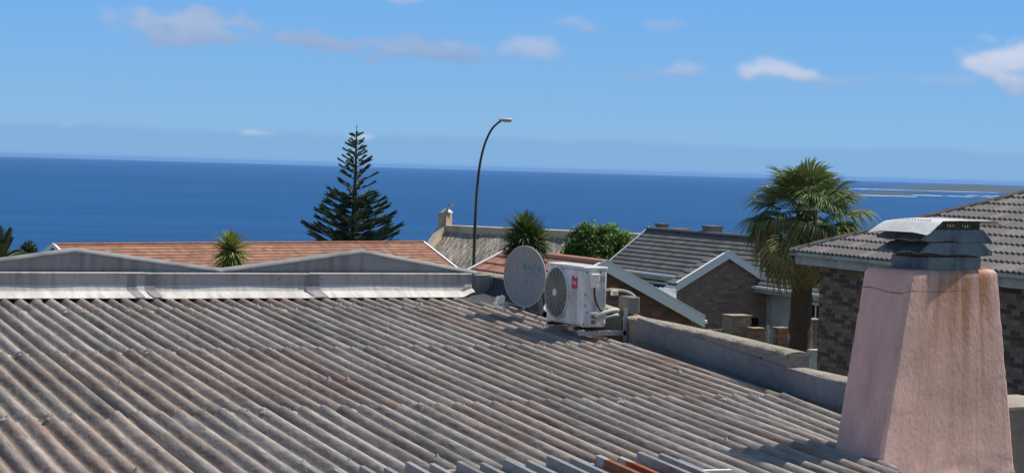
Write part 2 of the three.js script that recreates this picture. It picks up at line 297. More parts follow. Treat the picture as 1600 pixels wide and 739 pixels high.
// ---------------------------------------------------------------- far parapet with two low gables and its flashing
{
  const t = thing('gable_parapet', 'grey membrane coated parapet with two low gables at far roof edge', 'parapet');
  const zb = ZF - 0.02;
  obj('wall', [span(-1.4, 8.455, 0.2, 2.852, zb - 0.2, zb - 0.055)], M.membraneUp, t);
  const gable = (xl, xp, xr, yl, yp, yr) => {
    const bend = (a, ya, b, yb2) => { const l = []; for (let k = 0; k <= 10; k++) { const q = k / 10; l.push([mix(a, b, q), mix(ya, yb2, q) - 0.002 * Math.sin(Math.PI * q)]); } return l; };
    obj('gable_wall', prismXY([[xl, 2.858], ...bend(xl, yl, xp, yp), ...bend(xp, yp, xr, yr).slice(1), [xr, 2.858]], zb - 0.125, zb - 0.06, 0.012), M.membraneUp, t);
    const strip = []; const L = [...bend(xl, yl, xp, yp), ...bend(xp, yp, xr, yr).slice(1)];
    const pos = [], idx = [], uv = []; L.forEach(([x, y], k) => { pos.push(x, y - 0.028, zb - 0.05, x, y + 0.006, zb - 0.052, x, y + 0.014, zb - 0.13, x, y - 0.06, zb - 0.135); uv.push(x, 0, x, 0.03, x, 0.2, x, 0.27); if (k) { const a = (k - 1) * 4; for (let q = 0; q < 3; q++) idx.push(a + q, a + 4 + q, a + q + 1, a + q + 1, a + 4 + q, a + 5 + q); } });
    obj('cap_strip', quads(pos, idx, uv), new THREE.MeshStandardMaterial({ color: 0x8d9094, map: g1, roughness: 0.8, side: THREE.DoubleSide }), t);
  };
  gable(2.55, 4.01, 5.49, 2.885, 3.095, 2.9); gable(5.49, 6.99, 8.3, 2.9, 3.105, 2.885); gable(-0.3, 1.1, 2.55, 2.885, 3.09, 2.885);
  // flashing sheets: a skirt over the ribs, curved up to a vertical face with a drip edge
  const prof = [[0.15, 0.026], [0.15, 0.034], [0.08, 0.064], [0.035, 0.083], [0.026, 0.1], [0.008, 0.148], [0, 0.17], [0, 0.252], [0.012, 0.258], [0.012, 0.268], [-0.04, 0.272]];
  const r = rng(9);
  const cuts = [-1.3, 1.5, 4.66, 6.42, 8.2];
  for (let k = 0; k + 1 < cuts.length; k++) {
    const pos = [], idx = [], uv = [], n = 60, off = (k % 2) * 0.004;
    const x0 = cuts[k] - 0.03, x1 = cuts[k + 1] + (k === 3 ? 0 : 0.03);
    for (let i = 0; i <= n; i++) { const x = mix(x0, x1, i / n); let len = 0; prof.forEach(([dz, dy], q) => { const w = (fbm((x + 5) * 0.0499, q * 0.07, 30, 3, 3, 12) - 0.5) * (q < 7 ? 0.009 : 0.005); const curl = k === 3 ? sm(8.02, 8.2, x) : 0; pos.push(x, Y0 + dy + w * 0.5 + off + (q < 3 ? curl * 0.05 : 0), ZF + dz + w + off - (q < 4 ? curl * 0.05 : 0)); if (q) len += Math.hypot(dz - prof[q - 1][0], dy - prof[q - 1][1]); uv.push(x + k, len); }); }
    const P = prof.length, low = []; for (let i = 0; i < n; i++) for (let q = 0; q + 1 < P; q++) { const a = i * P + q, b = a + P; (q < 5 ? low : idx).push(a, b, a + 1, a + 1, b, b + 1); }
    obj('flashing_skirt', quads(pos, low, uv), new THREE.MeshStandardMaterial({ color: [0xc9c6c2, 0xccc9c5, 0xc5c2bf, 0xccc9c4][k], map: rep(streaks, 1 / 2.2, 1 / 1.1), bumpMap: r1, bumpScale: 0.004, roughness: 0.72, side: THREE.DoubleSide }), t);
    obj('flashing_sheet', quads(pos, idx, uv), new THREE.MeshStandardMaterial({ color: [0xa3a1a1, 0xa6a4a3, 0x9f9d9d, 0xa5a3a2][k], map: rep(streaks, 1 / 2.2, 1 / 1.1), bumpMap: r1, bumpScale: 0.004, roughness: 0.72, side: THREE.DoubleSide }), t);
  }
  // patches painted over the joints
  for (const [x, w] of [[4.55, 0.1], [4.73, 0.1], [6.42, 0.15], [1.5, 0.14]]) {
    const pos = [], idx = [], uv = [], n = 8, P = 7; for (let i = 0; i <= n; i++) for (let q = 0; q < P; q++) { const [dz, dy] = prof[q + 1]; const e = (hash(i, q, 4) - 0.5) * 0.012, xx = x + (i / n - 0.5) * w + (q < 3 ? (3 - q) * 0.018 : 0) + e; pos.push(xx, Y0 + dy + 0.006, ZF + dz + 0.006); uv.push(xx, q * 0.04); }
    for (let i = 0; i < n; i++) for (let q = 0; q + 1 < P; q++) { const a = i * P + q, b = a + P; idx.push(a, b, a + 1, a + 1, b, b + 1); }
    obj('joint_patch', quads(pos, idx, uv), new THREE.MeshStandardMaterial({ color: 0x918f92, map: s1, roughness: 0.85, side: THREE.DoubleSide }), t);
  }
  const bl = []; for (let k = 0; k < 16; k++) { const g = new THREE.SphereGeometry(0.009, 8, 6); g.translate(0.5 + k * 0.49 + r() * 0.2, Y0 + 0.2 + 0.03 * r(), ZF + 0.004); bl.push(g); }
  tag(obj('screw_head', merge(bl.map(muv)), M.membraneUp, t), null, null, null, 'stuff');
  // the dark membrane turned up in the corner
  const dk = [];
  { const pos = [], idx = [], uv = [], cs = [[7.95, 2.632], [8.1, 2.64], [8.28, 2.66], [8.37, 2.69], [8.425, 2.76], [8.44, 2.84]], zs = [-18.6, -18.2, -17.9, -17.55, -17.2]; zs.forEach((z, j) => cs.forEach(([x, y], i) => { pos.push(x + (i < 2 ? j * 0.07 : 0), y - (z + 18.6) * 0.07 + (i < 2 ? -0.004 : 0), z + (i < 3 ? 0.02 * i : 0)); uv.push(x, z); })); for (let j = 0; j + 1 < zs.length; j++) for (let i = 0; i + 1 < cs.length; i++) { const a = j * cs.length + i, b = a + cs.length; idx.push(a, b, a + 1, a + 1, b, b + 1); } dk.push(quads(pos, idx, uv)); }
  const mm = M.membraneDark.clone(); mm.side = THREE.DoubleSide; obj('corner_membrane', dk, mm, t);
}

// ---------------------------------------------------------------- parapet wall along the right edge of the roof
const WX = 8.46;
{
  const t = thing('parapet_wall', 'grey plastered parapet wall stepping down along right edge of corrugated roof', 'wall');
  const top = [[-19.14, 2.857], [-18.3, 2.847], [-16.88, 2.754], [-15.565, 2.657], [-14.23, 2.638], [-12.905, 2.597]], low = [[-12.905, 2.474], [-12.17, 2.461], [-11.2, 2.45], [-10.75, 2.445]];
  const run = (l, name, capN, w0, w1) => {
    const sh = l.map(([z, y]) => [-z, y - 0.022]); const z0 = -l[0][0], z1 = -l[l.length - 1][0];
    const g = prismXY([[z0, 0], ...sh, [z1, 0]].reverse(), 0, 0.2, 0); g.rotateY(Math.PI / 2); g.translate(WX, 0, 0);   // x -> -z, z -> x
    obj(name, muv(g), M.wallGrey, t);
    // uneven mortar coping
    const pos = [], idx = [], uv = [], n = 70, q = [[-0.006, -0.03], [-0.008, -0.004], [0.02, 0.006], [0.1, 0.014], [0.18, 0.01], [0.212, -0.004], [0.21, -0.03]];
    for (let i = 0; i <= n; i++) { const z = mix(l[0][0], l[l.length - 1][0], i / n); let y = 0; for (let k = 0; k + 1 < l.length; k++) if (z >= l[k][0] - 1e-6 && z <= l[k + 1][0] + 1e-6) y = mix(l[k][1], l[k + 1][1], (z - l[k][0]) / (l[k + 1][0] - l[k][0])); q.forEach(([dx, dy], k) => { const e = fbm(((z + 30) * 0.02) % 1, k * 0.13, 60, 8, 3, 15) - 0.5; pos.push(WX + dx + e * 0.012, y - 0.012 + dy + e * 0.02, z); uv.push(WX + dx, z); }); }
    const P = q.length; for (let i = 0; i < n; i++) for (let k = 0; k + 1 < P; k++) { const a = i * P + k, b = a + P; idx.push(a, b, a + 1, a + 1, b, b + 1); }
    obj('coping_end', [span(WX + 0.001, WX + 0.199, l[l.length - 1][1] - 0.03, l[l.length - 1][1] - 0.008, z1 === 12.905 ? -12.915 : -10.76, z1 === 12.905 ? -12.899 : -10.744)], M.coping, t);
    obj(capN, quads(pos, idx, uv), new THREE.MeshStandardMaterial({ color: 0xa89f92, map: rep(grime, 1 / 0.6, 1 / 0.6), bumpMap: rep(rough, 1 / 0.3, 1 / 0.3), bumpScale: 0.015, roughness: 1, side: THREE.DoubleSide }), t);
  };
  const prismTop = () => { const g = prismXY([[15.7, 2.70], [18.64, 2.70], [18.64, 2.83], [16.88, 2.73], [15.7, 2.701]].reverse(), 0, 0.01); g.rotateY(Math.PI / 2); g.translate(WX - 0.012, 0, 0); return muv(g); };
  run(top, 'upper_wall', 'coping'); run(low, 'lower_wall', 'coping');
  // lap seam of the membrane dressed up the wall, and the box gutter beside the last rib
  obj('membrane_upstand', [bar([WX - 0.006, 2.57, -15.41], [WX - 0.006, 2.38, -12.955], 0.012, 0.2), bar([WX - 0.006, 2.38, -12.955], [WX - 0.006, 2.268, -10.9], 0.013, 0.2)], std(0x83848a, { map: g1, bumpMap: r1, bumpScale: 0.006, roughness: 0.9 }), t);
  obj('box_gutter', [bar([8.395, roofY(-18.5) - 0.06, -18.5], [8.395, roofY(-10.95) - 0.06, -10.95], 0.125, 0.02)], M.membraneDark, t);
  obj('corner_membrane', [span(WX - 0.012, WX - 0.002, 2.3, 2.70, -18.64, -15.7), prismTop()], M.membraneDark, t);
  obj('wall_return', [span(8.9, 9.6, 0, 2.37, -11.5, -10.9)], M.wallGrey, t); obj('return_coping', [span(8.88, 9.62, 2.371, 2.4, -11.52, -10.88, 0.008)], M.coping, t);
  obj('downpipe_chase', [span(WX - 0.006, WX + 0.01, 2.33, 2.52, -13.31, -13.295)], M.under, t);
}

// ---------------------------------------------------------------- ribbed metal sheets at the near edge
{
  const t = thing('ribbed_metal_roof', 'white painted ribbed steel sheets with rust along the near edge of roof', 'roof');
  const P = 0.155, cols = [0x8f9094, 0x898a8f, 0x939395, 0x8c8d91];
  const rustMap = tex(256, 256, (u, v) => { const a = sm(0.38, 0.6, fbm(u, v, 5, 5, 5, 44)); return [mix(0.62, 0.5, a), mix(0.6, 0.28, a), mix(0.58, 0.16, a)]; });
  const x0 = 3.6;
  for (let k = 0; k < 8; k++) {
    const a0 = x0 + k * 2 * P, rust = k === 6;
    const sh = [], add = (x, y) => sh.push([x, y]);
    for (let q = 0; q < 2; q++) { const b = a0 + q * P, h = q ? 0.044 : 0.06; add(b, 0); add(b + 0.006, h); add(b + 0.036, h + 0.002); add(b + 0.05, 0.002); } add(a0 + 2 * P + 0.01, 0.003);
    const pts = [...sh, ...[...sh].reverse().map(([x, y]) => [x, y - 0.0015])];
    const z0 = -10.47 + 0.03 * Math.sin(k * 2.3), L = 1.7; const s = new THREE.Shape(pts.map(p => new THREE.Vector2(...p))); const g = new THREE.ExtrudeGeometry(s, { depth: L, bevelEnabled: false });
    const pp = g.attributes.position; for (let i = 0; i < pp.count; i++) { const z = z0 + pp.getZ(i); pp.setXYZ(i, pp.getX(i), pp.getY(i) + roofY(z) + 0.043 + k * 0.001, z); } g.computeVertexNormals();
    obj('metal_sheet', muv(g), rust ? new THREE.MeshStandardMaterial({ color: 0xffffff, map: rep(rustMap, 1.6, 1.1), roughness: 0.8 }) : std(cols[k % 4], { map: rep(grime, 0.9, 0.9), roughness: 0.55 }), t);
  }
  obj('edge_batten', [bar([5.93, roofY(-10.12) + 0.05, -10.12], [6.22, roofY(-10.12) + 0.05, -10.08], 0.04, 0.03)], std(0xd9d6c4, { roughness: 0.7 }), t);
}

// ---------------------------------------------------------------- pink chimney with its metal cowl
{
  const t = thing('chimney', 'tapering pink plastered chimney with rust stains and a galvanised louvred cowl', 'chimney', [8.17, 0, -10.72], 0.23);
  const yb = 1.75, yt = 3.4, D2 = 0.21;
  const hw = y => mix(0.745, 0.455, (y - 1.9) / (yt - 1.9));
  const front = tex(512, 768, (u, v) => {        // the front: pink paint, iron stains running down from the cowl, hairline cracks
    const a = fbm(u, v, 5, 6, 6, 100), f = fbm(u, v, 60, 90, 3, 101), run = fbm(u, v, 36, 2, 4, 102);
    let r = 0.85, g = 0.69, b = 0.65; const k = 0.84 + 0.2 * a + 0.1 * (f - 0.5) + 0.05 * (run - 0.5); r *= k; g *= k; b *= k;
    const col = Math.max(0.9 * Math.exp(-Math.pow((u - 0.56) / 0.15, 2)), Math.exp(-Math.pow((u - 0.80) / 0.075, 2)), 0.5 * Math.exp(-Math.pow((u - 0.3) / 0.14, 2)));
    const s = col * (0.25 * sm(0.0, 0.6, v) + 0.75 * sm(0.5, 0.98, v)) * (0.25 + 1.1 * sm(0.3, 0.65, fbm(u, v, 18, 3, 4, 103))) * (v > 0.965 ? 0.75 : 1); const q = Math.min(0.7, s * 0.75);
    r = mix(r, 0.60, q); g = mix(g, 0.39, q); b = mix(b, 0.27, q);
    const dark = sm(0.56, 0.72, fbm(u, v, 46, 2, 4, 104)) * 0.12; r = mix(r, 0.42, dark); g = mix(g, 0.33, dark); b = mix(b, 0.29, dark);
    const cr = Math.abs(v - (0.915 - 0.004 * Math.sin(u * 5) + 0.012 * (fbm(u, 0.5, 14, 2, 3, 105) - 0.5))) < 0.0014 && u < 0.62 ? 0.5 : 0; r = mix(r, 0.24, cr); g = mix(g, 0.16, cr); b = mix(b, 0.15, cr);
    return [r, g, b];
  });
  const sideT = tex(256, 384, (u, v) => { const a = fbm(u, v, 4, 6, 6, 110), f = fbm(u, v, 40, 60, 3, 111), run = fbm(u, v, 24, 2, 4, 112); let r = 0.87, g = 0.69, b = 0.65; const k = 0.85 + 0.2 * a + 0.08 * (f - 0.5) + 0.03 * (run - 0.5); r *= k; g *= k; b *= k; const cr = Math.abs(v - (0.918 - 0.012 * u + 0.004 * Math.sin(u * 7))) < 0.0022 ? 0.5 : 0; return [mix(r, 0.25, cr), mix(g, 0.17, cr), mix(b, 0.16, cr)]; });
  for (const x of [front, sideT]) { x.wrapS = x.wrapT = THREE.ClampToEdgeWrapping; }
  const bmp = tex(512, 512, (u, v) => 0.55 * fbm(u, v, 60, 60, 4, 115) + 0.45 * fbm(u, v, 9, 12, 4, 116), false);
  const pm = m => new THREE.MeshStandardMaterial({ map: m, bumpMap: bmp, bumpScale: 0.0035, roughness: 0.9 });
  // a closed battered stack with softened arrises, faces gathered by material
  const ring = []; const nArc = 4, rad = 0.028;
  const section = (y, inset) => { const w = hw(y) - inset, d = D2 - inset, out = []; for (const [sx, sz, a0] of [[1, 1, 0], [-1, 1, Math.PI / 2], [-1, -1, Math.PI], [1, -1, 1.5 * Math.PI]]) for (let k = 0; k <= nArc; k++) { const a = a0 + k / nArc * Math.PI / 2; out.push([sx * (w - rad) + rad * Math.cos(a), sz * (d - rad) + rad * Math.sin(a)]); } return out; };
  const ys = [yb]; for (let k = 1; k <= 60; k++) ys.push(mix(yb, yt - 0.035, k / 60)); const ins = ys.map(() => 0); for (const [dy, i] of [[0.02, 0.006], [0.008, 0.016], [0, 0.034]]) { ys.push(yt - dy); ins.push(i); }
  const fr = [], rest = [];
  const N = 4 * (nArc + 1), S = ys.map((y, k) => section(y, ins[k]));
  const px = (k, i) => { const [x, z] = S[k][i % N]; return [x, ys[k], z]; };
  const pos = { f: [], s: [] }, uvs = { f: [], s: [] };
  const sub = 24;
  for (let k = 0; k + 1 < ys.length; k++) for (let i = 0; i < N; i++) {
    const a = px(k, i), b = px(k, i + 1), c = px(k + 1, i + 1), d = px(k + 1, i);
    const isF = a[2] > D2 - 0.09 && b[2] > D2 - 0.09; const key = isF ? 'f' : 's';
    const n = Math.hypot(b[0] - a[0], b[2] - a[2]) > 0.2 ? sub : 1;
    for (let q = 0; q < n; q++) {
      const L = (p, o, u) => p.map((v, j) => mix(v, o[j], u));
      const A = L(a, b, q / n), B = L(a, b, (q + 1) / n), C2 = L(d, c, (q + 1) / n), D3 = L(d, c, q / n);
      for (const v of [A, D3, B, B, D3, C2]) {
        const hgt = (v[1] - yb) / (yt - yb); let [X, Y, Z] = v;
        // lumpy plaster skirt at the foot
        const foot = sm(2.2, 2.0, Y); const l = (fbm((X * 0.5 + 2) % 1, (Y * 0.5 + Z * 0.3 + 2) % 1, 22, 22, 3, 120) - 0.45) * (0.003 + 0.022 * foot);
        const arris = Math.abs(Math.abs(X) - hw(Y)) < 0.035 && Math.abs(Math.abs(Z) - D2) < 0.035 ? 1 : 0; if (arris) { const ch = 0.003 * sm(0.55, 0.75, fbm((Y * 0.37) % 1, (X > 0 ? 0.2 : 0.6) + (Z > 0 ? 0.2 : 0), 40, 5, 3, 121)); X -= Math.sign(X) * ch; Z -= Math.sign(Z) * ch; }
        if (isF) Z += l; else X += Math.sign(X) * l;
        pos[key].push(X, Y, Z);
        if (isF) uvs.f.push(X / (2 * hw(v[1])) + 0.5, hgt); else uvs.s.push(Math.abs(v[0]) > hw(v[1]) - 0.06 ? v[2] / (2 * D2) + 0.5 : X / (2 * hw(v[1])) + 0.5, hgt);
      }
    }
  }
  for (const [key, m] of [['f', pm(front)], ['s', pm(sideT)]]) {
    const g = new THREE.BufferGeometry(); g.setAttribute('position', new THREE.Float32BufferAttribute(pos[key], 3)); g.setAttribute('uv', new THREE.Float32BufferAttribute(uvs[key], 2)); const gg = mergeVertices(g, 1e-4); gg.computeVertexNormals(); const mesh = obj(key === 'f' ? 'front_face' : 'stack', gg, m, t); if (key === 'f') mesh.userData.label = 'sunlit front face streaked with rust';
  }
  obj('crown', [span(-hw(yt) + 0.03, hw(yt) - 0.03, yt - 0.03, yt + 0.002, -D2 + 0.03, D2 - 0.03)], std(0xb08a80, { map: rep(grime, 1.5, 1.5), bumpMap: r1, bumpScale: 0.01 }), t);
  // cowl
  const c = new THREE.Group(); c.name = 'cowl'; c.position.set(0.02, yt, 0.02); t.add(c);
  const bw = 0.275, bd = 0.165;
  obj('base_band', [span(-bw, bw, -0.005, 0.085, -bd, bd, 0.006)], M.galv, c);
  const skirt = (y, h, o, skew) => {       // a flared louvre: four sheets, open below
    const hi = [[-bw - 0.005, -bd - 0.005], [bw + 0.005, -bd - 0.005], [bw + 0.005, bd + 0.005], [-bw - 0.005, bd + 0.005]], lo = [[-bw - o, -bd - o * 0.5], [bw + o, -bd - o * 0.5], [bw + o, bd + 0.012], [-bw - o, bd + 0.012]], pos = [], idx = [], uv = [];
    for (let s = 0; s < 4; s++) for (let k = 0; k <= 8; k++) { const a = hi[s], b = hi[(s + 1) % 4], d = lo[s], e = lo[(s + 1) % 4], q = k / 8, w = 0.006 * Math.sin(k * 1.7 + s * 2 + y * 40); const p = [mix(a[0], b[0], q), y + h, mix(a[1], b[1], q)], r2 = [mix(d[0], e[0], q), y + w + skew * mix(d[0], e[0], q), mix(d[1], e[1], q)]; pos.push(...p, ...r2, r2[0] * 0.995, r2[1] - 0.012, r2[2] * 0.995); uv.push(q, 0, q, 0.1, q, 0.11); if (k < 8) { const n = (s * 9 + k) * 3; for (const z of [0, 1]) idx.push(n + z, n + 3 + z, n + 1 + z, n + 3 + z, n + 4 + z, n + 1 + z); } }
    const m = M.galv.clone(); m.side = THREE.DoubleSide; obj('louvre', quads(pos, idx, uv), m, c);
  };
  skirt(0.112, 0.07, 0.105, -0.03); skirt(0.2, 0.07, 0.1, -0.02);
  { // top sheet, bent down at its two sides, its front edge buckled
    const pr = [[-0.44, -0.085], [-0.41, -0.072], [-0.31, -0.022], [-0.25, -0.002], [-0.06, 0.006], [0.12, 0.006], [0.28, 0.0], [0.35, -0.012], [0.46, -0.034]], pos = [], idx = [], uv = [], n = 14;
    for (let j = 0; j <= n; j++) { const v = mix(-0.24, 0.25, j / n); pr.forEach(([x, y], i) => { const e = sm(0.14, 0.27, v); pos.push(x + 0.03 * v, 0.338 + y - 0.009 * e * (1 + Math.sin(x * 15 + 1.1)) - 0.02 * sm(-0.1, -0.26, v), v + 0.02 * e * Math.sin(x * 11)); uv.push(x, v); }); }
    const P = pr.length; for (let j = 0; j < n; j++) for (let i = 0; i + 1 < P; i++) { const a = j * P + i, b = a + P; idx.push(a, b, a + 1, a + 1, b, b + 1); }
    const g = quads(pos, idx, uv); const bot = g.clone(); const bp = bot.attributes.position; for (let i = 0; i < bp.count; i++) bp.setY(i, bp.getY(i) - 0.003); const ix = bot.index.array; for (let i = 0; i < ix.length; i += 3) { const q = ix[i]; ix[i] = ix[i + 1]; ix[i + 1] = q; } bot.computeVertexNormals();
    obj('top_sheet', [g, bot], std(0xc9ccd0, { map: rep(grime, 1.1, 1.1), roughness: 0.6 }), c);
  }
  // expanded metal spark screen between the louvres, and four corner posts
  const wires = [], hx = bw - 0.012, hz = bd - 0.012;
  for (const [ya, yb2] of [[0.085, 0.135], [0.175, 0.225], [0.255, 0.335]]) for (const [ax, az, bx, bz] of [[-hx, hz, hx, hz], [-hx, -hz, hx, -hz], [-hx, -hz, -hx, hz], [hx, -hz, hx, hz]]) {
    const L = Math.hypot(bx - ax, bz - az), n = Math.round(L / 0.026); for (let k = 0; k < n; k++) for (const d of [0, 1]) { const q0 = (k + d) / n, q1 = (k + 1 - d) / n; wires.push(bar([mix(ax, bx, q0), ya, mix(az, bz, q0)], [mix(ax, bx, q1), yb2, mix(az, bz, q1)], 0.006)); }
  }
  obj('spark_screen', wires, std(0x6d675c, { roughness: 0.7, metalness: 0.4 }), c);
  for (const sx of [-1, 1]) for (const sz of [-1, 1]) obj('post', [span(sx * (hx - 0.02) - 0.012, sx * (hx - 0.02) + 0.012, 0.08, 0.335, sz * (hz - 0.02) - 0.012, sz * (hz - 0.02) + 0.012)], M.galv, c);
  obj('flue', [muv(new THREE.CylinderGeometry(0.13, 0.13, 0.16, 20).translate(0, 0.15, 0))], M.darkMetal, c);
}

// ---------------------------------------------------------------- air conditioner on its brackets
{
  const X0 = 7.96, X1 = 8.205, Z0 = -16.32, Z1 = -15.555, YB = 2.57, YT = 3.124;
  const t = thing('air_conditioner', 'white outdoor air conditioner unit with round fan grille, bracketed to parapet wall', 'air conditioner', [(X0 + X1) / 2, YB, (Z0 + Z1) / 2]);
  const d = X1 - X0, w = Z1 - Z0, h = YT - YB;
  obj('casing', [box(d, h - 0.03, w, 0, (h - 0.03) / 2, 0, [0, 0, 0], 0.025)], M.acWhite, t);
  obj('lid', [box(d + 0.012, 0.035, w + 0.012, 0, h - 0.017, 0, [0, 0, 0], 0.014)], std(0xe2e2e2, { map: rep(grime, 0.7, 0.7), roughness: 0.4 }), t);
  obj('foot', [box(0.3, 0.03, 0.05, 0, -0.015, w / 2 - 0.1)], M.darkMetal, t); obj('foot', [box(0.3, 0.03, 0.05, 0, -0.015, -w / 2 + 0.1)], M.darkMetal, t);
  // fan on the face that looks over the roof (towards -x)
  const fx = -d / 2, fz = -0.155, fy = 0.285;
  const side = g => { g.rotateY(-Math.PI / 2); g.translate(fx, fy, fz); return muv(g); };
  const gr = new THREE.Group(); gr.name = 'fan_guard'; t.add(gr);
  obj('recess', side(new THREE.CircleGeometry(0.236, 48).translate(0, 0, 0.002)), std(0x3a3a36, { roughness: 0.9 }), gr);
  obj('rim', side(new THREE.TorusGeometry(0.238, 0.012, 8, 56).translate(0, 0, 0.004)), M.acWhite, gr);
  const rings = []; for (let k = 1; k <= 15; k++) rings.push(side(new THREE.TorusGeometry(0.035 + k * 0.0132, 0.0022, 5, 56).translate(0, 0, 0.016)));
  for (let k = 0; k < 16; k++) { const a = k / 16 * Math.PI * 2; rings.push(side(new THREE.BoxGeometry(0.2, 0.004, 0.004).translate(0.135, 0, 0.018).rotateZ(a))); }
  tag(obj('guard_wire', rings, std(0xa19f94, { roughness: 0.6 }), gr), null, null, null, 'stuff');
  for (let k = 0; k < 3; k++) { const s = new THREE.Shape(); s.moveTo(0.04, -0.02); s.bezierCurveTo(0.1, -0.1, 0.2, -0.1, 0.215, -0.02); s.bezierCurveTo(0.2, 0.06, 0.1, 0.07, 0.04, 0.03); s.closePath(); const g = new THREE.ShapeGeometry(s, 8); g.rotateZ(k * 2.094 + 0.5); g.translate(0, 0, 0.008); obj('fan_blade', side(g), std(0x55544f, { roughness: 0.6, side: THREE.DoubleSide }), gr); }
  obj('hub', side(new THREE.CylinderGeometry(0.034, 0.036, 0.02, 24).rotateX(Math.PI / 2).translate(0, 0, 0.02)), std(0xd6d6d2, { roughness: 0.4 }), gr);
  { // maker's badge
    const cv = document.createElement('canvas'); cv.width = 128; cv.height = 128; const x = cv.getContext('2d'); x.fillStyle = '#b3123c'; x.fillRect(0, 0, 128, 128); x.fillStyle = '#f2d9df'; x.font = 'bold 46px sans-serif'; x.textAlign = 'center'; x.textBaseline = 'middle'; x.fillText('TCL', 64, 68);
    const m = new THREE.CanvasTexture(cv); m.colorSpace = THREE.SRGBColorSpace;
    const s = new THREE.Shape(); [[-0.055, -0.055], [0.055, -0.055], [0.055, 0.05], [0.028, 0.05], [0.01, 0.032], [-0.008, 0.058], [-0.055, 0.058]].forEach(([a, b], k) => k ? s.lineTo(a, b) : s.moveTo(a, b)); s.closePath();
    const g = new THREE.ShapeGeometry(s); const p = g.attributes.position, uv = new Float32Array(p.count * 2); for (let i = 0; i < p.count; i++) { uv[2 * i] = p.getX(i) / 0.116 + 0.5; uv[2 * i + 1] = p.getY(i) / 0.116 + 0.5; } g.setAttribute('uv', new THREE.BufferAttribute(uv, 2));
    g.rotateY(-Math.PI / 2); g.translate(fx - 0.003, 0.4, 0.205); obj('badge', g, std(0xffffff, { map: m, roughness: 0.5, side: THREE.DoubleSide }), t);
  }
  // the near end: electrical cover, cable, valves, lagged pipes, handle
  const ez = w / 2;
  const vcv = obj('valve_cover', [box(0.085, 0.075, 0.05, -0.02, 0.455, ez + 0.02, [0, 0, 0], 0.008), box(0.07, 0.06, 0.04, -0.02, 0.395, ez + 0.022, [0, 0, 0], 0.012)], M.plastic, t);
  obj('handle', [box(0.06, 0.06, 0.006, 0.065, 0.44, ez + 0.001)], std(0x9c9ca0, { roughness: 0.6 }), t);
  obj('cable', tube([[-0.02, 0.37, ez + 0.025], [-0.02, 0.3, ez + 0.03], [0.0, 0.22, ez + 0.04], [0.05, 0.15, ez + 0.05], [0.13, 0.125, ez + 0.045], [0.2, 0.12, ez + 0.02], [0.25, 0.1, ez - 0.05]], 0.009, 40), M.cable, t);
  obj('valve_plate', [box(0.1, 0.13, 0.02, -0.015, 0.075, ez + 0.008, [0, 0, 0], 0.006)], std(0xc9cacd, { roughness: 0.5 }), t);
  for (const y of [0.05, 0.1]) obj('valve', [muv(new THREE.CylinderGeometry(0.012, 0.016, 0.05, 10).rotateX(Math.PI / 2).translate(-0.03, y, ez + 0.035)), muv(new THREE.CylinderGeometry(0.018, 0.018, 0.014, 6).rotateX(Math.PI / 2).translate(-0.03, y, ez + 0.04))], std(0x8c8163, { roughness: 0.4, metalness: 0.7 }), t);
  for (const [y, r] of [[0.055, 0.016], [0.1, 0.02]]) obj('pipe', tube([[-0.02, y, ez + 0.045], [0.05, y + 0.03, ez + 0.055], [0.12, y + 0.05, ez + 0.045], [0.22, y + 0.06, ez + 0.01], [0.27, y + 0.05, ez - 0.06]], r, 30), M.insul, t);
  obj('trim', [box(0.012, 0.17, 0.008, 0.1, 0.27, ez + 0.004), box(0.11, 0.01, 0.008, 0.04, 0.245, ez + 0.004), box(0.13, 0.01, 0.008, 0.035, 0.19, ez + 0.004)], M.acWhite, t);
  const sc = []; for (const [x, y] of [[-0.09, 0.5], [0.05, 0.505], [-0.1, 0.3], [-0.11, 0.03], [-0.08, 0.14], [0.09, 0.03], [-0.1, 0.2]]) sc.push(muv(new THREE.CylinderGeometry(0.007, 0.007, 0.006, 8).rotateX(Math.PI / 2).translate(x, y, ez + 0.003))); tag(obj('screw', sc, M.darkMetal, t), null, null, null, 'stuff');
  // brackets
  for (const [z, L] of [[Z1 - 0.06, 'galvanised steel angle bracket at near end of air conditioner'], [Z0 + 0.1, 'galvanised steel angle bracket at far end beneath air conditioner']]) {
    const b = thing('wall_bracket', L, 'bracket', [WX - 0.012, YB - 0.04, z], 0, 'air conditioner brackets');
    obj('upright', [box(0.006, 0.3, 0.045, 0, 0.06, 0), box(0.04, 0.3, 0.006, -0.02, 0.06, 0.022)], M.galvLight, b);
    obj('arm', [box(0.5, 0.006, 0.045, -0.26, -0.0, 0), box(0.5, 0.04, 0.006, -0.26, -0.018, 0.022)], M.galvLight, b);
    obj('bolt', [muv(new THREE.CylinderGeometry(0.01, 0.01, 0.012, 6).rotateZ(Math.PI / 2).translate(-0.006, 0.15, 0))], M.galv, b); obj('bolt', [muv(new THREE.CylinderGeometry(0.01, 0.01, 0.012, 6).rotateZ(Math.PI / 2).translate(-0.006, -0.06, 0))], M.galv, b);
  }
  // things on the wall behind it
  tag(obj('concrete_block', [box(0.12, 0.16, 0.2, 8.555, 2.76, -15.77, [0, 0.03, 0], 0.012)], std(0x8e8d89, { map: rep(grime, 3, 3), bumpMap: rep(rough, 5, 5), bumpScale: 0.02 })), 'rough grey concrete block on parapet wall behind air conditioner', 'block');
  const pl = thing('pipe_loop', 'bent pale lagged pipe arching over concrete block on parapet wall', 'pipe', [8.54, 2.675, -15.8]);
  obj('lagging', tube([[-0.22, 0.18, -0.12], [-0.14, 0.215, -0.1], [-0.04, 0.215, -0.06], [0.04, 0.195, -0.01], [0.08, 0.15, 0.03], [0.09, 0.08, 0.05], [0.09, 0.0, 0.06]], 0.012, 40), M.insul, pl);
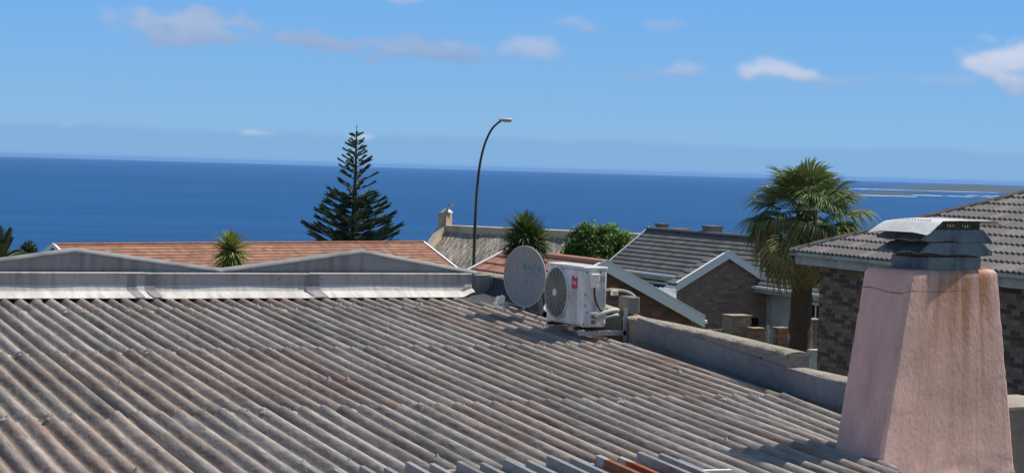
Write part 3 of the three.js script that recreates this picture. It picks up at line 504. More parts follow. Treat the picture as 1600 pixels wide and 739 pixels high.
  obj('junction_box', [box(0.06, 0.05, 0.05, -0.1, 0.19, -0.05, [0, 0, 0], 0.006)], std(0xd8d2b4, { roughness: 0.6 }), pl);
}

// ---------------------------------------------------------------- satellite dish
{
  const C = new THREE.Vector3(8.12, 2.945, -17.06);
  const t = thing('satellite_dish', 'weathered grey satellite dish with teal lettering beside air conditioner', 'satellite dish', [C.x, 2.45, C.z], -0.435 - 0.80);
  // dish faces local +z
  const w = 0.29, h = 0.298, sag = 0.055, hy = C.y - 2.45;
  const cv = document.createElement('canvas'); cv.width = 512; cv.height = 512; const x = cv.getContext('2d'); const r = rng(3);
  x.fillStyle = '#8e8e91'; x.fillRect(0, 0, 512, 512);
  for (let k = 0; k < 900; k++) { const g = 80 + r() * 90; x.fillStyle = `rgba(${g},${g},${g + 3},0.13)`; const px = r() * 512; x.fillRect(px, r() * 512, 2 + r() * 7, 20 + r() * 160); }
  for (let k = 0; k < 1500; k++) { const g = 70 + r() * 120; x.fillStyle = `rgba(${g},${g * 0.98},${g * 0.94},0.14)`; x.fillRect(r() * 512, r() * 512, 1 + r() * 4, 1 + r() * 4); }
  x.save(); x.translate(315, 205); x.rotate(0.03); x.fillStyle = '#1d7f90'; x.textAlign = 'center'; x.font = 'bold 78px sans-serif'; x.fillText('BaySat', 0, 0); x.font = 'bold 30px sans-serif'; x.fillStyle = '#4d7f8b'; x.fillText('086 793 9080', 0, 42); x.restore();
  for (let k = 0; k < 300; k++) { const g = 130 + r() * 40; x.fillStyle = `rgba(${g},${g},${g},0.1)`; x.fillRect(r() * 512, 120 + r() * 160, 2 + r() * 5, 4 + r() * 30); }
  x.fillStyle = '#3b3b3d'; x.beginPath(); x.arc(225, 300, 7, 0, 7); x.arc(300, 306, 7, 0, 7); x.fill();
  const m = new THREE.CanvasTexture(cv); m.colorSpace = THREE.SRGBColorSpace;
  const surf = (z0, flip) => { const pos = [], uv = [], idx = [], n = 48, q = 10; for (let j = 0; j <= q; j++) for (let i = 0; i <= n; i++) { const rr = j / q, a = i / n * Math.PI * 2, X = w * rr * Math.cos(a), Y = h * rr * Math.sin(a); pos.push(X, hy + Y, z0 + sag * rr * rr); uv.push(X / (2 * w) + 0.5, Y / (2 * h) + 0.5); } for (let j = 0; j < q; j++) for (let i = 0; i < n; i++) { const a = j * (n + 1) + i, b = a + n + 1; flip ? idx.push(a, a + 1, b, a + 1, b + 1, b) : idx.push(a, b, a + 1, a + 1, b, b + 1); } return quads(pos, idx, uv); };
  obj('reflector', surf(0, false), std(0xffffff, { map: m, roughness: 0.65 }), t);
  obj('back_shell', surf(-0.004, true), std(0x9c9c9e, { roughness: 0.7 }), t);
  const rim = []; for (let i = 0; i <= 64; i++) { const a = i / 64 * Math.PI * 2; rim.push(new THREE.Vector3(w * Math.cos(a), hy + h * Math.sin(a), sag)); }
  obj('rim', muv(new THREE.TubeGeometry(new THREE.CatmullRomCurve3(rim, true), 96, 0.006, 6, true)), std(0xb3b2ae, { roughness: 0.6 }), t);
  obj('feed_arm', [bar([0, hy - h - 0.01, 0.0], [0, hy - h - 0.05, 0.18], 0.022, 0.028), bar([0, hy - h - 0.05, 0.18], [0, hy - h + 0.04, 0.37], 0.02, 0.024)], M.galvLight, t);
  obj('knuckle', [box(0.05, 0.05, 0.06, 0, hy - h - 0.02, 0.01, [0, 0, 0], 0.01)], M.darkMetal, t);
  const ln = obj('receiver_head', [muv(new THREE.CylinderGeometry(0.026, 0.03, 0.075, 16).rotateX(1.15).translate(0, hy - h + 0.075, 0.385)), muv(new THREE.CylinderGeometry(0.034, 0.034, 0.02, 16).rotateX(1.15).translate(0, hy - h + 0.087, 0.355)), box(0.045, 0.04, 0.075, 0, hy - h + 0.05, 0.415, [0.5, 0, 0], 0.008)], std(0xf2eed6, { roughness: 0.5 }), t);
  obj('clip', [box(0.012, 0.09, 0.02, 0.014, hy - h + 0.0, 0.34, [0.4, 0, 0.2])], std(0xd2d0c6, { roughness: 0.5 }), t);
  obj('mast', tube([[0, 0.02, -0.2], [0, 0.15, -0.19], [0, hy - 0.1, -0.12], [0, hy, -0.06]], 0.019, 16), M.galv, t);
  obj('mount', [box(0.12, 0.14, 0.05, 0, hy, -0.03, [0, 0, 0], 0.008)], M.galv, t);
  obj('coax_coil', tube([[0.2, 0.24, -0.06], [0.21, 0.19, -0.02], [0.26, 0.17, 0.0], [0.31, 0.18, 0.02], [0.33, 0.23, 0.0], [0.28, 0.21, -0.04], [0.22, 0.19, -0.05]], 0.011, 40), std(0xd5d5d2, { roughness: 0.5 }), t);
}
{ const b = thing('vent_pipe', 'short white pipe stub on corrugated roof at left edge', 'pipe', [2.62, roofY(-15.4), -15.4]); obj('pipe', tube([[-0.12, 0, 0], [-0.12, 0.14, 0], [-0.07, 0.19, 0], [0.0, 0.17, 0.0], [0.012, 0.1, 0]], 0.022, 24), M.plastic, b); obj('collar', [muv(new THREE.CylinderGeometry(0.04, 0.06, 0.08, 14).translate(-0.12, 0.02, 0))], M.membraneDark, b); }

// ---------------------------------------------------------------- building blocks of the neighbours' houses
const jitter = (r, c, a) => { const k = 1 + (r() - 0.5) * a; return c.map((v, i) => v * k * (1 + (r() - 0.5) * 0.06)); };
function brickGeo() { return new THREE.BoxGeometry(1, 1, 1); }
// bricks on a wall: along local x, up y, proud of the plane z = 0 by a few mm; keep(x, y) says where the wall is
function bricks(L, H, pal, seed, keep = () => true, depth = 0.02) {
  const r = rng(seed), out = []; const bl = 0.222, bh = 0.073, px = 0.232, py = 0.083;
  for (let j = 0; j * py < H; j++) for (let i = -1; i * px < L; i++) {
    const x0 = Math.max(0, i * px + (j % 2) * px / 2), x1 = Math.min(L, i * px + (j % 2) * px / 2 + bl), y0 = j * py, y1 = Math.min(H, y0 + bh);
    if (x1 - x0 < 0.05 || y1 - y0 < 0.02 || !keep((x0 + x1) / 2, (y0 + y1) / 2)) { r(); continue; }
    const c = jitter(r, pal[Math.floor(r() * pal.length)], 0.35), pr = 0.006 + 0.003 * r();
    out.push({ x: (x0 + x1) / 2, y: (y0 + y1) / 2, w: x1 - x0, h: y1 - y0, d: depth, z: pr - depth / 2, c });
  }
  return out;
}
function brickMerge(list) { return merge(list.map(b => { const g = new THREE.BoxGeometry(b.w, b.h, b.d); g.translate(b.x, b.y, b.z); return tint(muv(g), b.c); })); }
const redBrick = [[0.23, 0.11, 0.08], [0.2, 0.098, 0.072], [0.25, 0.125, 0.09], [0.165, 0.085, 0.068]], brownBrick = [[0.29, 0.19, 0.15], [0.26, 0.17, 0.135], [0.32, 0.215, 0.17]], mixBrick = [[0.15, 0.09, 0.062], [0.2, 0.125, 0.09], [0.09, 0.058, 0.044], [0.26, 0.175, 0.13], [0.17, 0.105, 0.075], [0.32, 0.23, 0.18]], tanBrick = [[0.33, 0.24, 0.165], [0.29, 0.205, 0.14], [0.36, 0.27, 0.19]];
// one roof tile (or a run of them) in the plane of a slope: s along the eave, t up the slope, n out of it
const roll = (s, p, A) => A * Math.pow(Math.abs(Math.cos(Math.PI * s / p)), 1.6);
function tileRun(s0, s1, t0, gauge, p, A, th, c, per = 4) {
  const n = Math.max(2, Math.round((s1 - s0) / p * per)), pos = [], uv = [], idx = [], col = [];
  for (let i = 0; i <= n; i++) { const s = mix(s0, s1, i / n), h = roll(s, p, A); for (const [t, y] of [[t0, h - 0.004], [t0, th + h], [t0 + 0.004, th + h + 0.004], [t0 + gauge + 0.05, 0.006 + h]]) { pos.push(s, y, t); uv.push(s, t); const k = typeof c === 'function' ? c(s) : c; col.push(...k); } }
  for (let i = 0; i < n; i++) for (let q = 0; q < 3; q++) { const a = i * 4 + q, b = a + 4; idx.push(a, a + 1, b, a + 1, b + 1, b); }
  return quads(pos, idx, uv, col);
}
// a tiled slope as a part group: matrix puts (s, n, t) into the house; lo/hi give the run of each course
function slopeMatrix(origin, along, pitchDeg, up) {   // along: direction of the eave, up: horizontal direction up the slope
  const a = new THREE.Vector3(...along).normalize(), u = new THREE.Vector3(...up).normalize(), p = pitchDeg * Math.PI / 180;
  const tt = u.clone().multiplyScalar(Math.cos(p)).add(new THREE.Vector3(0, Math.sin(p), 0)); const n = new THREE.Vector3(0, Math.cos(p), 0).add(u.clone().multiplyScalar(-Math.sin(p)));
  return new THREE.Matrix4().makeBasis(a, n, tt).setPosition(...origin);
}
function applyM(g0, m) {   // a mirroring matrix also turns the faces round
  const g = g0.index ? g0.toNonIndexed() : g0; g.applyMatrix4(m);
  if (m.determinant() < 0) for (const k of Object.keys(g.attributes)) { const a = g.attributes[k], n = a.itemSize, d = a.array; for (let i = 0; i < a.count; i += 3) for (let q = 0; q < n; q++) { const u = d[(i + 1) * n + q]; d[(i + 1) * n + q] = d[(i + 2) * n + q]; d[(i + 2) * n + q] = u; } }
  return g;
}
function tiledSlope(mat4, len, gauge, p, A, th, pal, seed, lo, hi, per) {
  const r = rng(seed), list = []; const n = Math.ceil(len / gauge - 0.3);
  for (let k = 0; k < n; k++) {
    const t0 = k * gauge, tm = t0 + gauge / 2, s0 = lo(tm), s1 = hi(tm); if (s1 - s0 < 0.1) continue;
    const cs = new Map(); const c = s => { const q = Math.floor(s / (2 * p)); if (!cs.has(q)) cs.set(q, jitter(r, pal[Math.floor(r() * pal.length)], 0.36)); return cs.get(q); };
    list.push(tileRun(s0, s1, t0, gauge, p, A, th, c, per));
  }
  const g = merge(list); return applyM(g, mat4);
}
function flatSlope(mat4, len, lo, hi, drop = -0.03) { const pos = [], idx = [], n = 6; for (let k = 0; k <= n; k++) { const t = len * k / n; pos.push(lo(t), drop, t, hi(t), drop, t); if (k) { const a = (k - 1) * 2; idx.push(a, a + 2, a + 1, a + 1, a + 2, a + 3); } } return muv(applyM(quads(pos, idx), mat4)); }

// ---------------------------------------------------------------- brick house at the right, hipped grey tile roof
{
  const t = thing('brick_house', 'dark brick house with hipped grey tile roof behind the pink chimney', 'house', [20.08, 0, -30.58], -3.36 * Math.PI / 180);
  const Lz = 12, Wx = 8, E = 2.6, P = 22, tp = Math.tan(P * Math.PI / 180), half = Wx / 2, wx = 0.36, wz = 0.4;
  obj('wall', [span(wx + 0.012, Wx - wx, -0.4, 2.5, wz, Lz - wz)], M.mortarDark, t);
  // bricks on the long wall facing the roof in front: local frame with x along +z
  const list = bricks(Lz - 2 * wz, 2.46, mixBrick, 7); const far = [], near = [];
  for (const b of list) ((b.x < 1.45 && b.y > 0.35) || (b.x > 5.45 && b.x < 6.55 && b.y > 0.3) ? near : far).push(b);
  const toWall = new THREE.Matrix4().makeBasis(new THREE.Vector3(0, 0, 1), new THREE.Vector3(0, 1, 0), new THREE.Vector3(-1, 0, 0)).setPosition(wx + 0.012, 0, wz);
  const pool = {}; near.slice(0, 300).forEach((b, i) => { const k = `${b.w.toFixed(2)}_${i % 9}`; if (!pool[k]) { const g = tint(muv(new THREE.BoxGeometry(b.w, b.h, b.d)), b.c); pool[k] = g; } const m = obj('brick', pool[k], M.brick, t); m.matrix.multiplyMatrices(toWall, new THREE.Matrix4().makeTranslation(b.x, b.y, b.z)); m.matrix.decompose(m.position, m.quaternion, m.scale); });
  const fg = brickMerge([...far, ...near.slice(300)]); fg.applyMatrix4(toWall); tag(obj('brickwork', fg, M.brick, t), null, null, null, 'stuff');
  const endG = brickMerge(bricks(Wx - 2 * wx, 2.46, mixBrick, 8)); endG.applyMatrix4(new THREE.Matrix4().makeBasis(new THREE.Vector3(-1, 0, 0), new THREE.Vector3(0, 1, 0), new THREE.Vector3(0, 0, -1)).setPosition(Wx - wx, 0, wz - 0.002)); tag(obj('brickwork', endG, M.brick, t), null, null, null, 'stuff');
  // fascia, gutter and soffit
  obj('fascia', [span(0.03, 0.055, E - 0.24, E - 0.02, 0.03, Lz)], M.fascia, t); obj('fascia', [span(0.06, Wx, E - 0.24, E - 0.02, 0.03, 0.055)], M.fascia, t);
  obj('gutter', [span(-0.06, 0.028, E - 0.085, E - 0.012, -0.04, Lz, 0.02)], M.fascia, t);
  obj('soffit', [span(0.056, wx + 0.02, E - 0.2, E - 0.185, 0.06, Lz - 0.06)], M.fascia, t);
  // the slope towards the viewer: tiles one by one
  const gauge = 0.335, len = half / Math.cos(P * Math.PI / 180), cp = Math.cos(P * Math.PI / 180);
  const m1 = slopeMatrix([-0.04, E - 0.02, 0], [0, 0, 1], P, [1, 0, 0]);
  const pal = [[0.185, 0.165, 0.155], [0.165, 0.15, 0.142], [0.2, 0.18, 0.168]], r = rng(17); const mats = [];
  const geos = new Map(); const rest = []; let count = 0;
  const cols = Math.ceil(Lz / 0.3);
  for (let k = 0; k * gauge < len - 0.1; k++) for (let c = 0; c < cols; c++) {
    const lo = (k * gauge + gauge / 2) * cp, s0 = Math.max(c * 0.3, lo), s1 = c * 0.3 + 0.3; const vIdx = Math.floor(r() * 6); if (s1 - s0 < 0.04) continue;
    const cut = s0 > c * 0.3 + 1e-6;
    if (c * 0.3 < 7.6 && count < 300) {
      const key = cut ? `c${k}_${c}` : `f${vIdx}`; if (!geos.has(key)) geos.set(key, tileRun(cut ? s0 - c * 0.3 : 0, 0.3, 0, gauge, 0.15, 0.032, 0.03, jitter(r, pal[vIdx % 3], 0.4), 6));
      const m = obj('roof_tile', geos.get(key), M.tile, t); m.matrix.multiplyMatrices(m1, new THREE.Matrix4().makeTranslation(c * 0.3, 0.002 * r(), k * gauge + 0.006 * (r() - 0.5))); m.matrix.decompose(m.position, m.quaternion, m.scale); count++;
    } else { const g = tileRun(s0, s1, k * gauge, gauge, 0.15, 0.032, 0.03, jitter(r, pal[vIdx % 3], 0.4), 6); rest.push(applyM(g, m1)); }
  }
  if (rest.length) tag(obj('roof_tiles', rest, M.tile, t), null, null, null, 'stuff');
  obj('underlay', [flatSlope(m1, len, q => q * cp, () => Lz, -0.02)], new THREE.MeshStandardMaterial({ color: 0x2c2927, roughness: 1, side: THREE.DoubleSide }), t);
  const m2 = slopeMatrix([Wx + 0.04, E - 0.02, 0], [0, 0, 1], P, [-1, 0, 0]); obj('rear_slope', [tiledSlope(m2, len, gauge, 0.15, 0.032, 0.03, pal, 18, q => q * cp, () => Lz, 4)], new THREE.MeshStandardMaterial({ vertexColors: true, roughness: 0.9, side: THREE.DoubleSide }), t);
  const m3 = slopeMatrix([0, E - 0.02, -0.04], [1, 0, 0], P, [0, 0, 1]); obj('end_slope', [tiledSlope(m3, len, gauge, 0.15, 0.032, 0.03, pal, 19, q => q * cp, q => Wx - q * cp, 4)], new THREE.MeshStandardMaterial({ vertexColors: true, roughness: 0.9, side: THREE.DoubleSide }), t);
  // hip and ridge caps
  const capM = std(0x827a74, { map: rep(grime, 0.8, 0.8), bumpMap: rep(rough, 2, 2), bumpScale: 0.01, roughness: 0.95 });
  const cap = (a, b, n) => { const A = new THREE.Vector3(...a), B = new THREE.Vector3(...b); for (let k = 0; k < n; k++) { const p = A.clone().lerp(B, k / n), q = A.clone().lerp(B, (k + 1.08) / n); const d = q.clone().sub(p), L = d.length(); const sh = new THREE.Shape(); sh.moveTo(-0.17, -0.075); sh.lineTo(-0.13, -0.01); sh.lineTo(-0.05, 0.035); sh.lineTo(0.05, 0.035); sh.lineTo(0.13, -0.01); sh.lineTo(0.17, -0.075); sh.lineTo(0.14, -0.075); sh.lineTo(0, 0.0); sh.lineTo(-0.14, -0.075); sh.closePath(); const g = new THREE.ExtrudeGeometry(sh, { depth: L, bevelEnabled: false }); g.applyMatrix4(new THREE.Matrix4().lookAt(q, p, new THREE.Vector3(0, 1, 0))); const o = obj('hip_cap', muv(g), capM, t); o.position.copy(p).add(new THREE.Vector3(0, 0.035 + 0.006 * (k % 2), 0)); } };
  cap([-0.03, E - 0.01, -0.03], [half, E + half * tp, half], 13); cap([Wx + 0.03, E - 0.01, -0.03], [half, E + half * tp, half], 13);
  cap([half, E + half * tp, half], [half, E + half * tp, Lz], 18);
}

// generic gabled house: ridge along local z, gable faces towards +z (near) and -z
function gabled(name, label, at, turn, { half, len, eave, pitch, over = 0.25, pal, brick, seed, slab = 0.18, base = -3, fasciaM = M.whitePaint, gauge = 0.34, roofA = 0.03, per = 4, mort = M.mortar, verge = M.whitePaint, cut = () => true, boardH = 0.2 }) {
  const t = thing(name, label, 'house', at, turn); const tp = Math.tan(pitch * Math.PI / 180), cp = Math.cos(pitch * Math.PI / 180), ridge = eave + half * tp, wh = half - over;
  const outline = [[-wh, base], [wh, base], [wh, eave + over * tp - 0.12], [0, ridge - 0.12], [-wh, eave + over * tp - 0.12]];
  obj('wall', [prismXY(outline, -len + 0.15, -0.15)], mort, t);
  const H = ridge - base; const list = bricks(2 * wh, H, pal, seed, (x, y) => y + base < ridge - 0.16 - Math.abs(x - wh) * tp && cut(x - wh, y + base)); const g = brickMerge(list); g.translate(-wh, base, -0.149); tag(obj('brickwork', g, M.brick, t), null, null, null, 'stuff');
  const sideL = brickMerge(bricks(len - 0.3, eave - base, pal, seed + 1)); sideL.applyMatrix4(new THREE.Matrix4().makeBasis(new THREE.Vector3(0, 0, 1), new THREE.Vector3(0, 1, 0), new THREE.Vector3(-1, 0, 0)).setPosition(-wh - 0.001, base, -len + 0.15)); tag(obj('brickwork', sideL, M.brick, t), null, null, null, 'stuff');
  const sl = half / cp; const tm = new THREE.MeshStandardMaterial({ vertexColors: true, roughness: 0.92, side: THREE.DoubleSide });
  for (const s of [-1, 1]) { const m = slopeMatrix([s * half, eave, s < 0 ? -len : -len], [0, 0, 1], pitch, [-s, 0, 0]); tag(obj('roof_tiles', [tiledSlope(m, sl, gauge, 0.15, roofA, 0.032, brick, seed + 3 + s, () => 0, () => len, per)], tm, t), null, null, null, 'stuff'); obj('underlay', [flatSlope(m, sl, () => 0, () => len, -0.02)], new THREE.MeshStandardMaterial({ color: 0x2c2927, roughness: 1, side: THREE.DoubleSide }), t); }
  const board = z => { for (const s of [-1, 1]) { const pts = [[0, ridge + 0.045], [s * half, eave + 0.045], [s * half, eave - boardH + 0.02], [0, ridge - boardH + 0.02]]; obj('barge_board', [prismXY(s > 0 ? pts.map(p => p) : pts, z - 0.03, z)], verge, t); obj('verge_trim', [prismXY([[0, ridge + 0.085], [s * half, eave + 0.085], [s * half, eave + 0.05], [0, ridge + 0.05]], z - 0.1, z + 0.012)], verge, t); } };
  board(0.012); if (len > 1) board(-len + 0.01);
  obj('gutter', [span(-half - 0.07, -half + 0.01, eave - 0.1, eave - 0.02, -len, 0, 0.02)], fasciaM, t); obj('gutter', [span(half - 0.01, half + 0.07, eave - 0.1, eave - 0.02, -len, 0, 0.02)], fasciaM, t);
  obj('ridge_cap', [prismXY([[-0.16, ridge - 0.01], [-0.1, ridge + 0.06], [0, ridge + 0.085], [0.1, ridge + 0.06], [0.16, ridge - 0.01]], -len, 0)], std(new THREE.Color().setRGB(...brick[0]), { roughness: 0.95 }), t);
  return t;
}
const terracotta = [[0.36, 0.155, 0.105], [0.32, 0.135, 0.09], [0.4, 0.18, 0.125], [0.3, 0.14, 0.1]], slate = [[0.135, 0.128, 0.122], [0.12, 0.113, 0.11], [0.15, 0.142, 0.135]], rustTile = [[0.26, 0.125, 0.083], [0.23, 0.105, 0.072], [0.29, 0.15, 0.1], [0.27, 0.14, 0.088]];
gabled('brick_house', 'small red brick gable with white barge boards and terracotta tiles behind air conditioner', [18.64, 0, -35.4], 0, { half: 2.42, len: 4.85, eave: 0.90, pitch: 26, pal: redBrick, brick: terracotta, seed: 200, base: -1.6, gauge: 0.34, verge: M.whitePaint });
gabled('brick_house', 'brown brick gable with white barge boards left of the fan palm trunk', [30.4, 0, -49.78], 0, { half: 1.78, len: 0.6, eave: 0.66, pitch: 29, pal: brownBrick, brick: slate, seed: 230, base: -3, verge: M.whitePaint });

// grey tiled house behind: ridge along z, one long slope facing us
{
  const t = thing('tiled_house', 'house with dark grey tiled roof and white verge left of the fan palm', 'house', [33.15, 0, -50]);
  const half = 1.72, ridge = 2.0, eave = 0.66, len = 9.75, L2 = 5.5, pitch = Math.atan2(ridge - eave, half) * 180 / Math.PI, sl = Math.hypot(half, ridge - eave);
  const tm = new THREE.MeshStandardMaterial({ vertexColors: true, roughness: 0.92, side: THREE.DoubleSide });
  obj('wall', [span(-half + 0.45, 4.2, -3, 0.62, -len + 0.2, L2)], M.whiteWall, t);
  const g = brickMerge(bricks(3.2, 3.6, brownBrick, 251)); g.applyMatrix4(new THREE.Matrix4().makeBasis(new THREE.Vector3(0, 0, 1), new THREE.Vector3(0, 1, 0), new THREE.Vector3(-1, 0, 0)).setPosition(-half + 0.448, -3, -len + 0.2)); tag(obj('brickwork', g, M.brick, t), null, null, null, 'stuff');
  for (const s of [-1, 1]) { const m = slopeMatrix([s * half, eave, -len], [0, 0, 1], pitch, [-s, 0, 0]); tag(obj('roof_tiles', [tiledSlope(m, sl, 0.215, 0.15, 0.026, 0.03, slate, 260 + s, () => 0, () => len + L2, 4)], tm, t), null, null, null, 'stuff'); obj('underlay', [flatSlope(m, sl, () => 0, () => len + L2, -0.02)], new THREE.MeshStandardMaterial({ color: 0x2c2927, roughness: 1, side: THREE.DoubleSide }), t); }
  for (const s of [-1, 1]) obj('verge_board', [prismXY([[0, ridge + 0.09], [s * (half + 0.03), eave + 0.07], [s * (half + 0.03), eave - 0.09], [0, ridge - 0.09]], -len - 0.05, -len + 0.02)], M.whitePaint, t);
  obj('fascia', [span(-half - 0.03, -half + 0.01, eave - 0.22, eave + 0.0, -len, L2)], M.fascia, t); obj('gutter', [span(-half - 0.11, -half - 0.032, eave - 0.1, eave - 0.015, -len, L2, 0.02)], M.whitePaint, t);
  obj('ridge_cap', [prismXY([[-0.16, ridge - 0.02], [-0.1, ridge + 0.05], [0, ridge + 0.075], [0.1, ridge + 0.05], [0.16, ridge - 0.02]], -len, L2)], std(0x4d4a48, { roughness: 0.95 }), t);
  const wx = -half + 0.445;
  for (const [z0, z1] of [[-8.1, -6.0], [-5.6, -4.6], [2.0, 3.6]]) { const w = obj('window', [span(wx - 0.05, wx + 0.02, -0.85, 0.32, z0, z0 + 0.07), span(wx - 0.05, wx + 0.02, -0.85, 0.32, z1 - 0.07, z1), span(wx - 0.05, wx + 0.02, 0.25, 0.32, z0 + 0.07, z1 - 0.07), span(wx - 0.05, wx + 0.02, -0.85, -0.78, z0 + 0.07, z1 - 0.07), span(wx - 0.045, wx + 0.02, -0.78, 0.25, (z0 + z1) / 2 - 0.03, (z0 + z1) / 2 + 0.03)], M.whitePaint, t); obj('pane', [span(wx - 0.02, wx - 0.01, -0.78, 0.25, z0 + 0.07, (z0 + z1) / 2 - 0.03)], M.glass, w); obj('pane', [span(wx - 0.02, wx - 0.01, -0.78, 0.25, (z0 + z1) / 2 + 0.03, z1 - 0.07)], M.glass, w); }
  const sc = (x, z, w, h, label) => { const c = obj('chimney', [box(w, h + 0.8, 0.5, x, ridge - 0.6 + h / 2, z)], std(0x8d8781, { map: rep(grime, 0.7, 0.7) }), t); obj('chimney_cap', [box(w + 0.05, 0.06, 0.55, x, ridge - 0.2 + h + 0.03, z)], std(0x77726d), c); };
  sc(0.35, -8.1, 0.5, 0.22); sc(0.35, -6.0, 0.5, 0.4); sc(0.3, -9.4, 0.25, 0.35);
}
// lean-to with a pale sheet roof between the two gables
{
  const t = thing('lean_to', 'lean-to with pale corrugated sheet roof between the two brick gables', 'shed', [29.2, 0, -52]);
  const pos = [], idx = [], uv = []; const n = 60; for (let i = 0; i <= n; i++) { const x = i / n * 2.1, b = 0.02 * Math.cos(x / 0.076 * Math.PI * 2 / 2); pos.push(x - 0.9, 0.36 + b, -1.2, x - 0.6, -0.06 + b, 0.9); uv.push(x, 0, x, 1.2); if (i) { const a = (i - 1) * 2; idx.push(a, a + 1, a + 2, a + 1, a + 3, a + 2); } }
  obj('sheet_roof', quads(pos, idx, uv), new THREE.MeshStandardMaterial({ color: 0xb9bcc2, map: g1, roughness: 0.6, side: THREE.DoubleSide }), t);
  obj('wall', [span(-0.5, 1.3, -3, -0.2, -1.0, 0.7)], M.mortarDark, t); obj('fascia', [box(2.1, 0.1, 0.03, 0.45, -0.12, 0.92)], M.whitePaint, t);
}
// long terracotta house on the left
{
  const P0 = new THREE.Vector3(18.4, -0.2, -90.68), P1 = new THREE.Vector3(39.96, -0.2, -97.64), L = P0.distanceTo(P1), turn = Math.atan2(-(P1.z - P0.z), P1.x - P0.x);
  const t = thing('tiled_house', 'long house with terracotta tiled roof below the sea at left', 'house', [P0.x, 0, P0.z], turn);
  const pitch = 24, run = 5.2, tp = Math.tan(pitch * Math.PI / 180), sl = run / Math.cos(pitch * Math.PI / 180), R = -0.2, E = R - run * tp;
  const tm = new THREE.MeshStandardMaterial({ vertexColors: true, roughness: 0.95, side: THREE.DoubleSide });
  const pal = rustTile;
  for (const s of [-1, 1]) { const m = slopeMatrix([0, E, s * run], [1, 0, 0], pitch, [0, 0, -s]); tag(obj('roof_tiles', [tiledSlope(m, sl, 0.32, 0.15, 0.03, 0.035, s > 0 ? pal : terracotta, 300 + s, () => 0, () => L, 3)], tm, t), null, null, null, 'stuff'); obj('underlay', [flatSlope(m, sl, () => 0, () => L, -0.02)], new THREE.MeshStandardMaterial({ color: 0x3a2a22, roughness: 1, side: THREE.DoubleSide }), t); }
  const gab = x => { const g = prismXY([[-run + 0.3, -5], [run - 0.3, -5], [run - 0.3, E + 0.1], [0, R - 0.12], [-run + 0.3, E + 0.1]], 0, 0.22); g.rotateY(Math.PI / 2); g.translate(x, 0, 0); return muv(g); };
  obj('gable_wall', [gab(0.25)], M.whiteWall, t); obj('gable_wall', [gab(L - 0.5)], M.whiteWall, t); obj('wall', [span(0.5, L - 0.5, -5, E + 0.1, -run + 0.3, run - 0.3)], M.whiteWall, t);
  for (const x of [-0.06, L - 0.02]) for (const s of [-1, 1]) { const g = prismXY([[0, R + 0.1], [s * run, E + 0.1], [s * run, E - 0.1], [0, R - 0.1]], 0, 0.1); g.rotateY(-Math.PI / 2); g.translate(x + 0.1, 0, 0); obj('verge_board', [muv(g)], M.whitePaint, t); }
  obj('ridge_cap', [prismXY([[0, R - 0.02], [L, R - 0.02], [L, R + 0.1], [0, R + 0.1]], -0.13, 0.13, 0.03)], std(0xa8755c, { map: rep(grime, 0.4, 0.4), roughness: 1 }), t);
  obj('aerial_pole', [bar([17.7 * 0.47, R - 1.6, 3.3], [17.7 * 0.47, R - 0.1, 3.3], 0.05)], M.galvLight, t);
}
// thatched house behind the lamp post
{
  const A = new THREE.Vector3(46.9, 0.42, -110.4), B = new THREE.Vector3(54.9, 0.32, -100.5); const L = A.distanceTo(B) + 1.5, turn = Math.atan2(-(B.z - A.z), B.x - A.x);
  const t = thing('thatched_house', 'grey thatched house with beige ridge capping behind the street lamp', 'house', [A.x, 0, A.z], turn);
  const R = 0.2, run = 5.4, E = R - 3.7;
  const slope = s => { const pos = [], idx = [], uv = [], n = 40, q = 14; for (let j = 0; j <= q; j++) for (let i = 0; i <= n; i++) { const u = i / n, v = j / q; const b = (fbm(u * 0.999, v * 0.999, 14, 6, 4, 40) - 0.5) * 0.16; pos.push(u * L, mix(R, E, v) + b, s * (v * run + 0.02) + s * b * 0.6); uv.push(u * L, v * 5.4); } for (let j = 0; j < q; j++) for (let i = 0; i < n; i++) { const a = j * (n + 1) + i, b = a + n + 1; idx.push(a, b, a + 1, a + 1, b, b + 1); } return quads(pos, idx, uv); };
  const th = M.thatch.clone(); th.side = THREE.DoubleSide; obj('thatch', [slope(1)], th, t); obj('thatch', [slope(-1)], th, t);
  obj('ridge_capping', [prismXY([[-0.1, R - 0.5], [L, R - 0.5], [L, R + 0.16], [-0.1, R + 0.16]], -0.42, 0.42, 0.08)], M.beige, t);
  const par = x => { const g = prismXY([[-0.35, R + 0.25], [0.35, R + 0.25], [run + 0.3, E + 0.1], [run + 0.3, -6], [-run - 0.3, -6], [-run - 0.3, E + 0.1]], 0, 0.45, 0.03); g.rotateY(-Math.PI / 2); g.translate(x, 0, 0); return muv(g); };
  obj('gable_wall', [par(0.0)], M.beige, t); obj('gable_wall', [par(L + 0.4)], M.beige, t);
  const ch = obj('chimney', [box(0.55, 1.6, 0.8, -0.2, R + 0.15, 0.1, [0, 0, 0], 0.02)], M.beige, t);
  obj('chimney_cowl', [(() => { const g = new THREE.CylinderGeometry(0.06, 0.42, 0.28, 4); g.rotateY(0.6); g.translate(-0.1, R + 1.09, 0.1); return muv(g); })(), bar([-0.05, R + 1.2, 0.1], [0.12, R + 1.42, 0.1], 0.22, 0.1), bar([0.0, R + 1.42, 0.1], [0.35, R + 1.46, 0.1], 0.2, 0.04)], M.galvLight, ch);
  obj('wall', [span(0.3, L - 0.3, -6, E + 0.3, -run + 0.5, run - 0.5)], M.whiteWall, t);
}
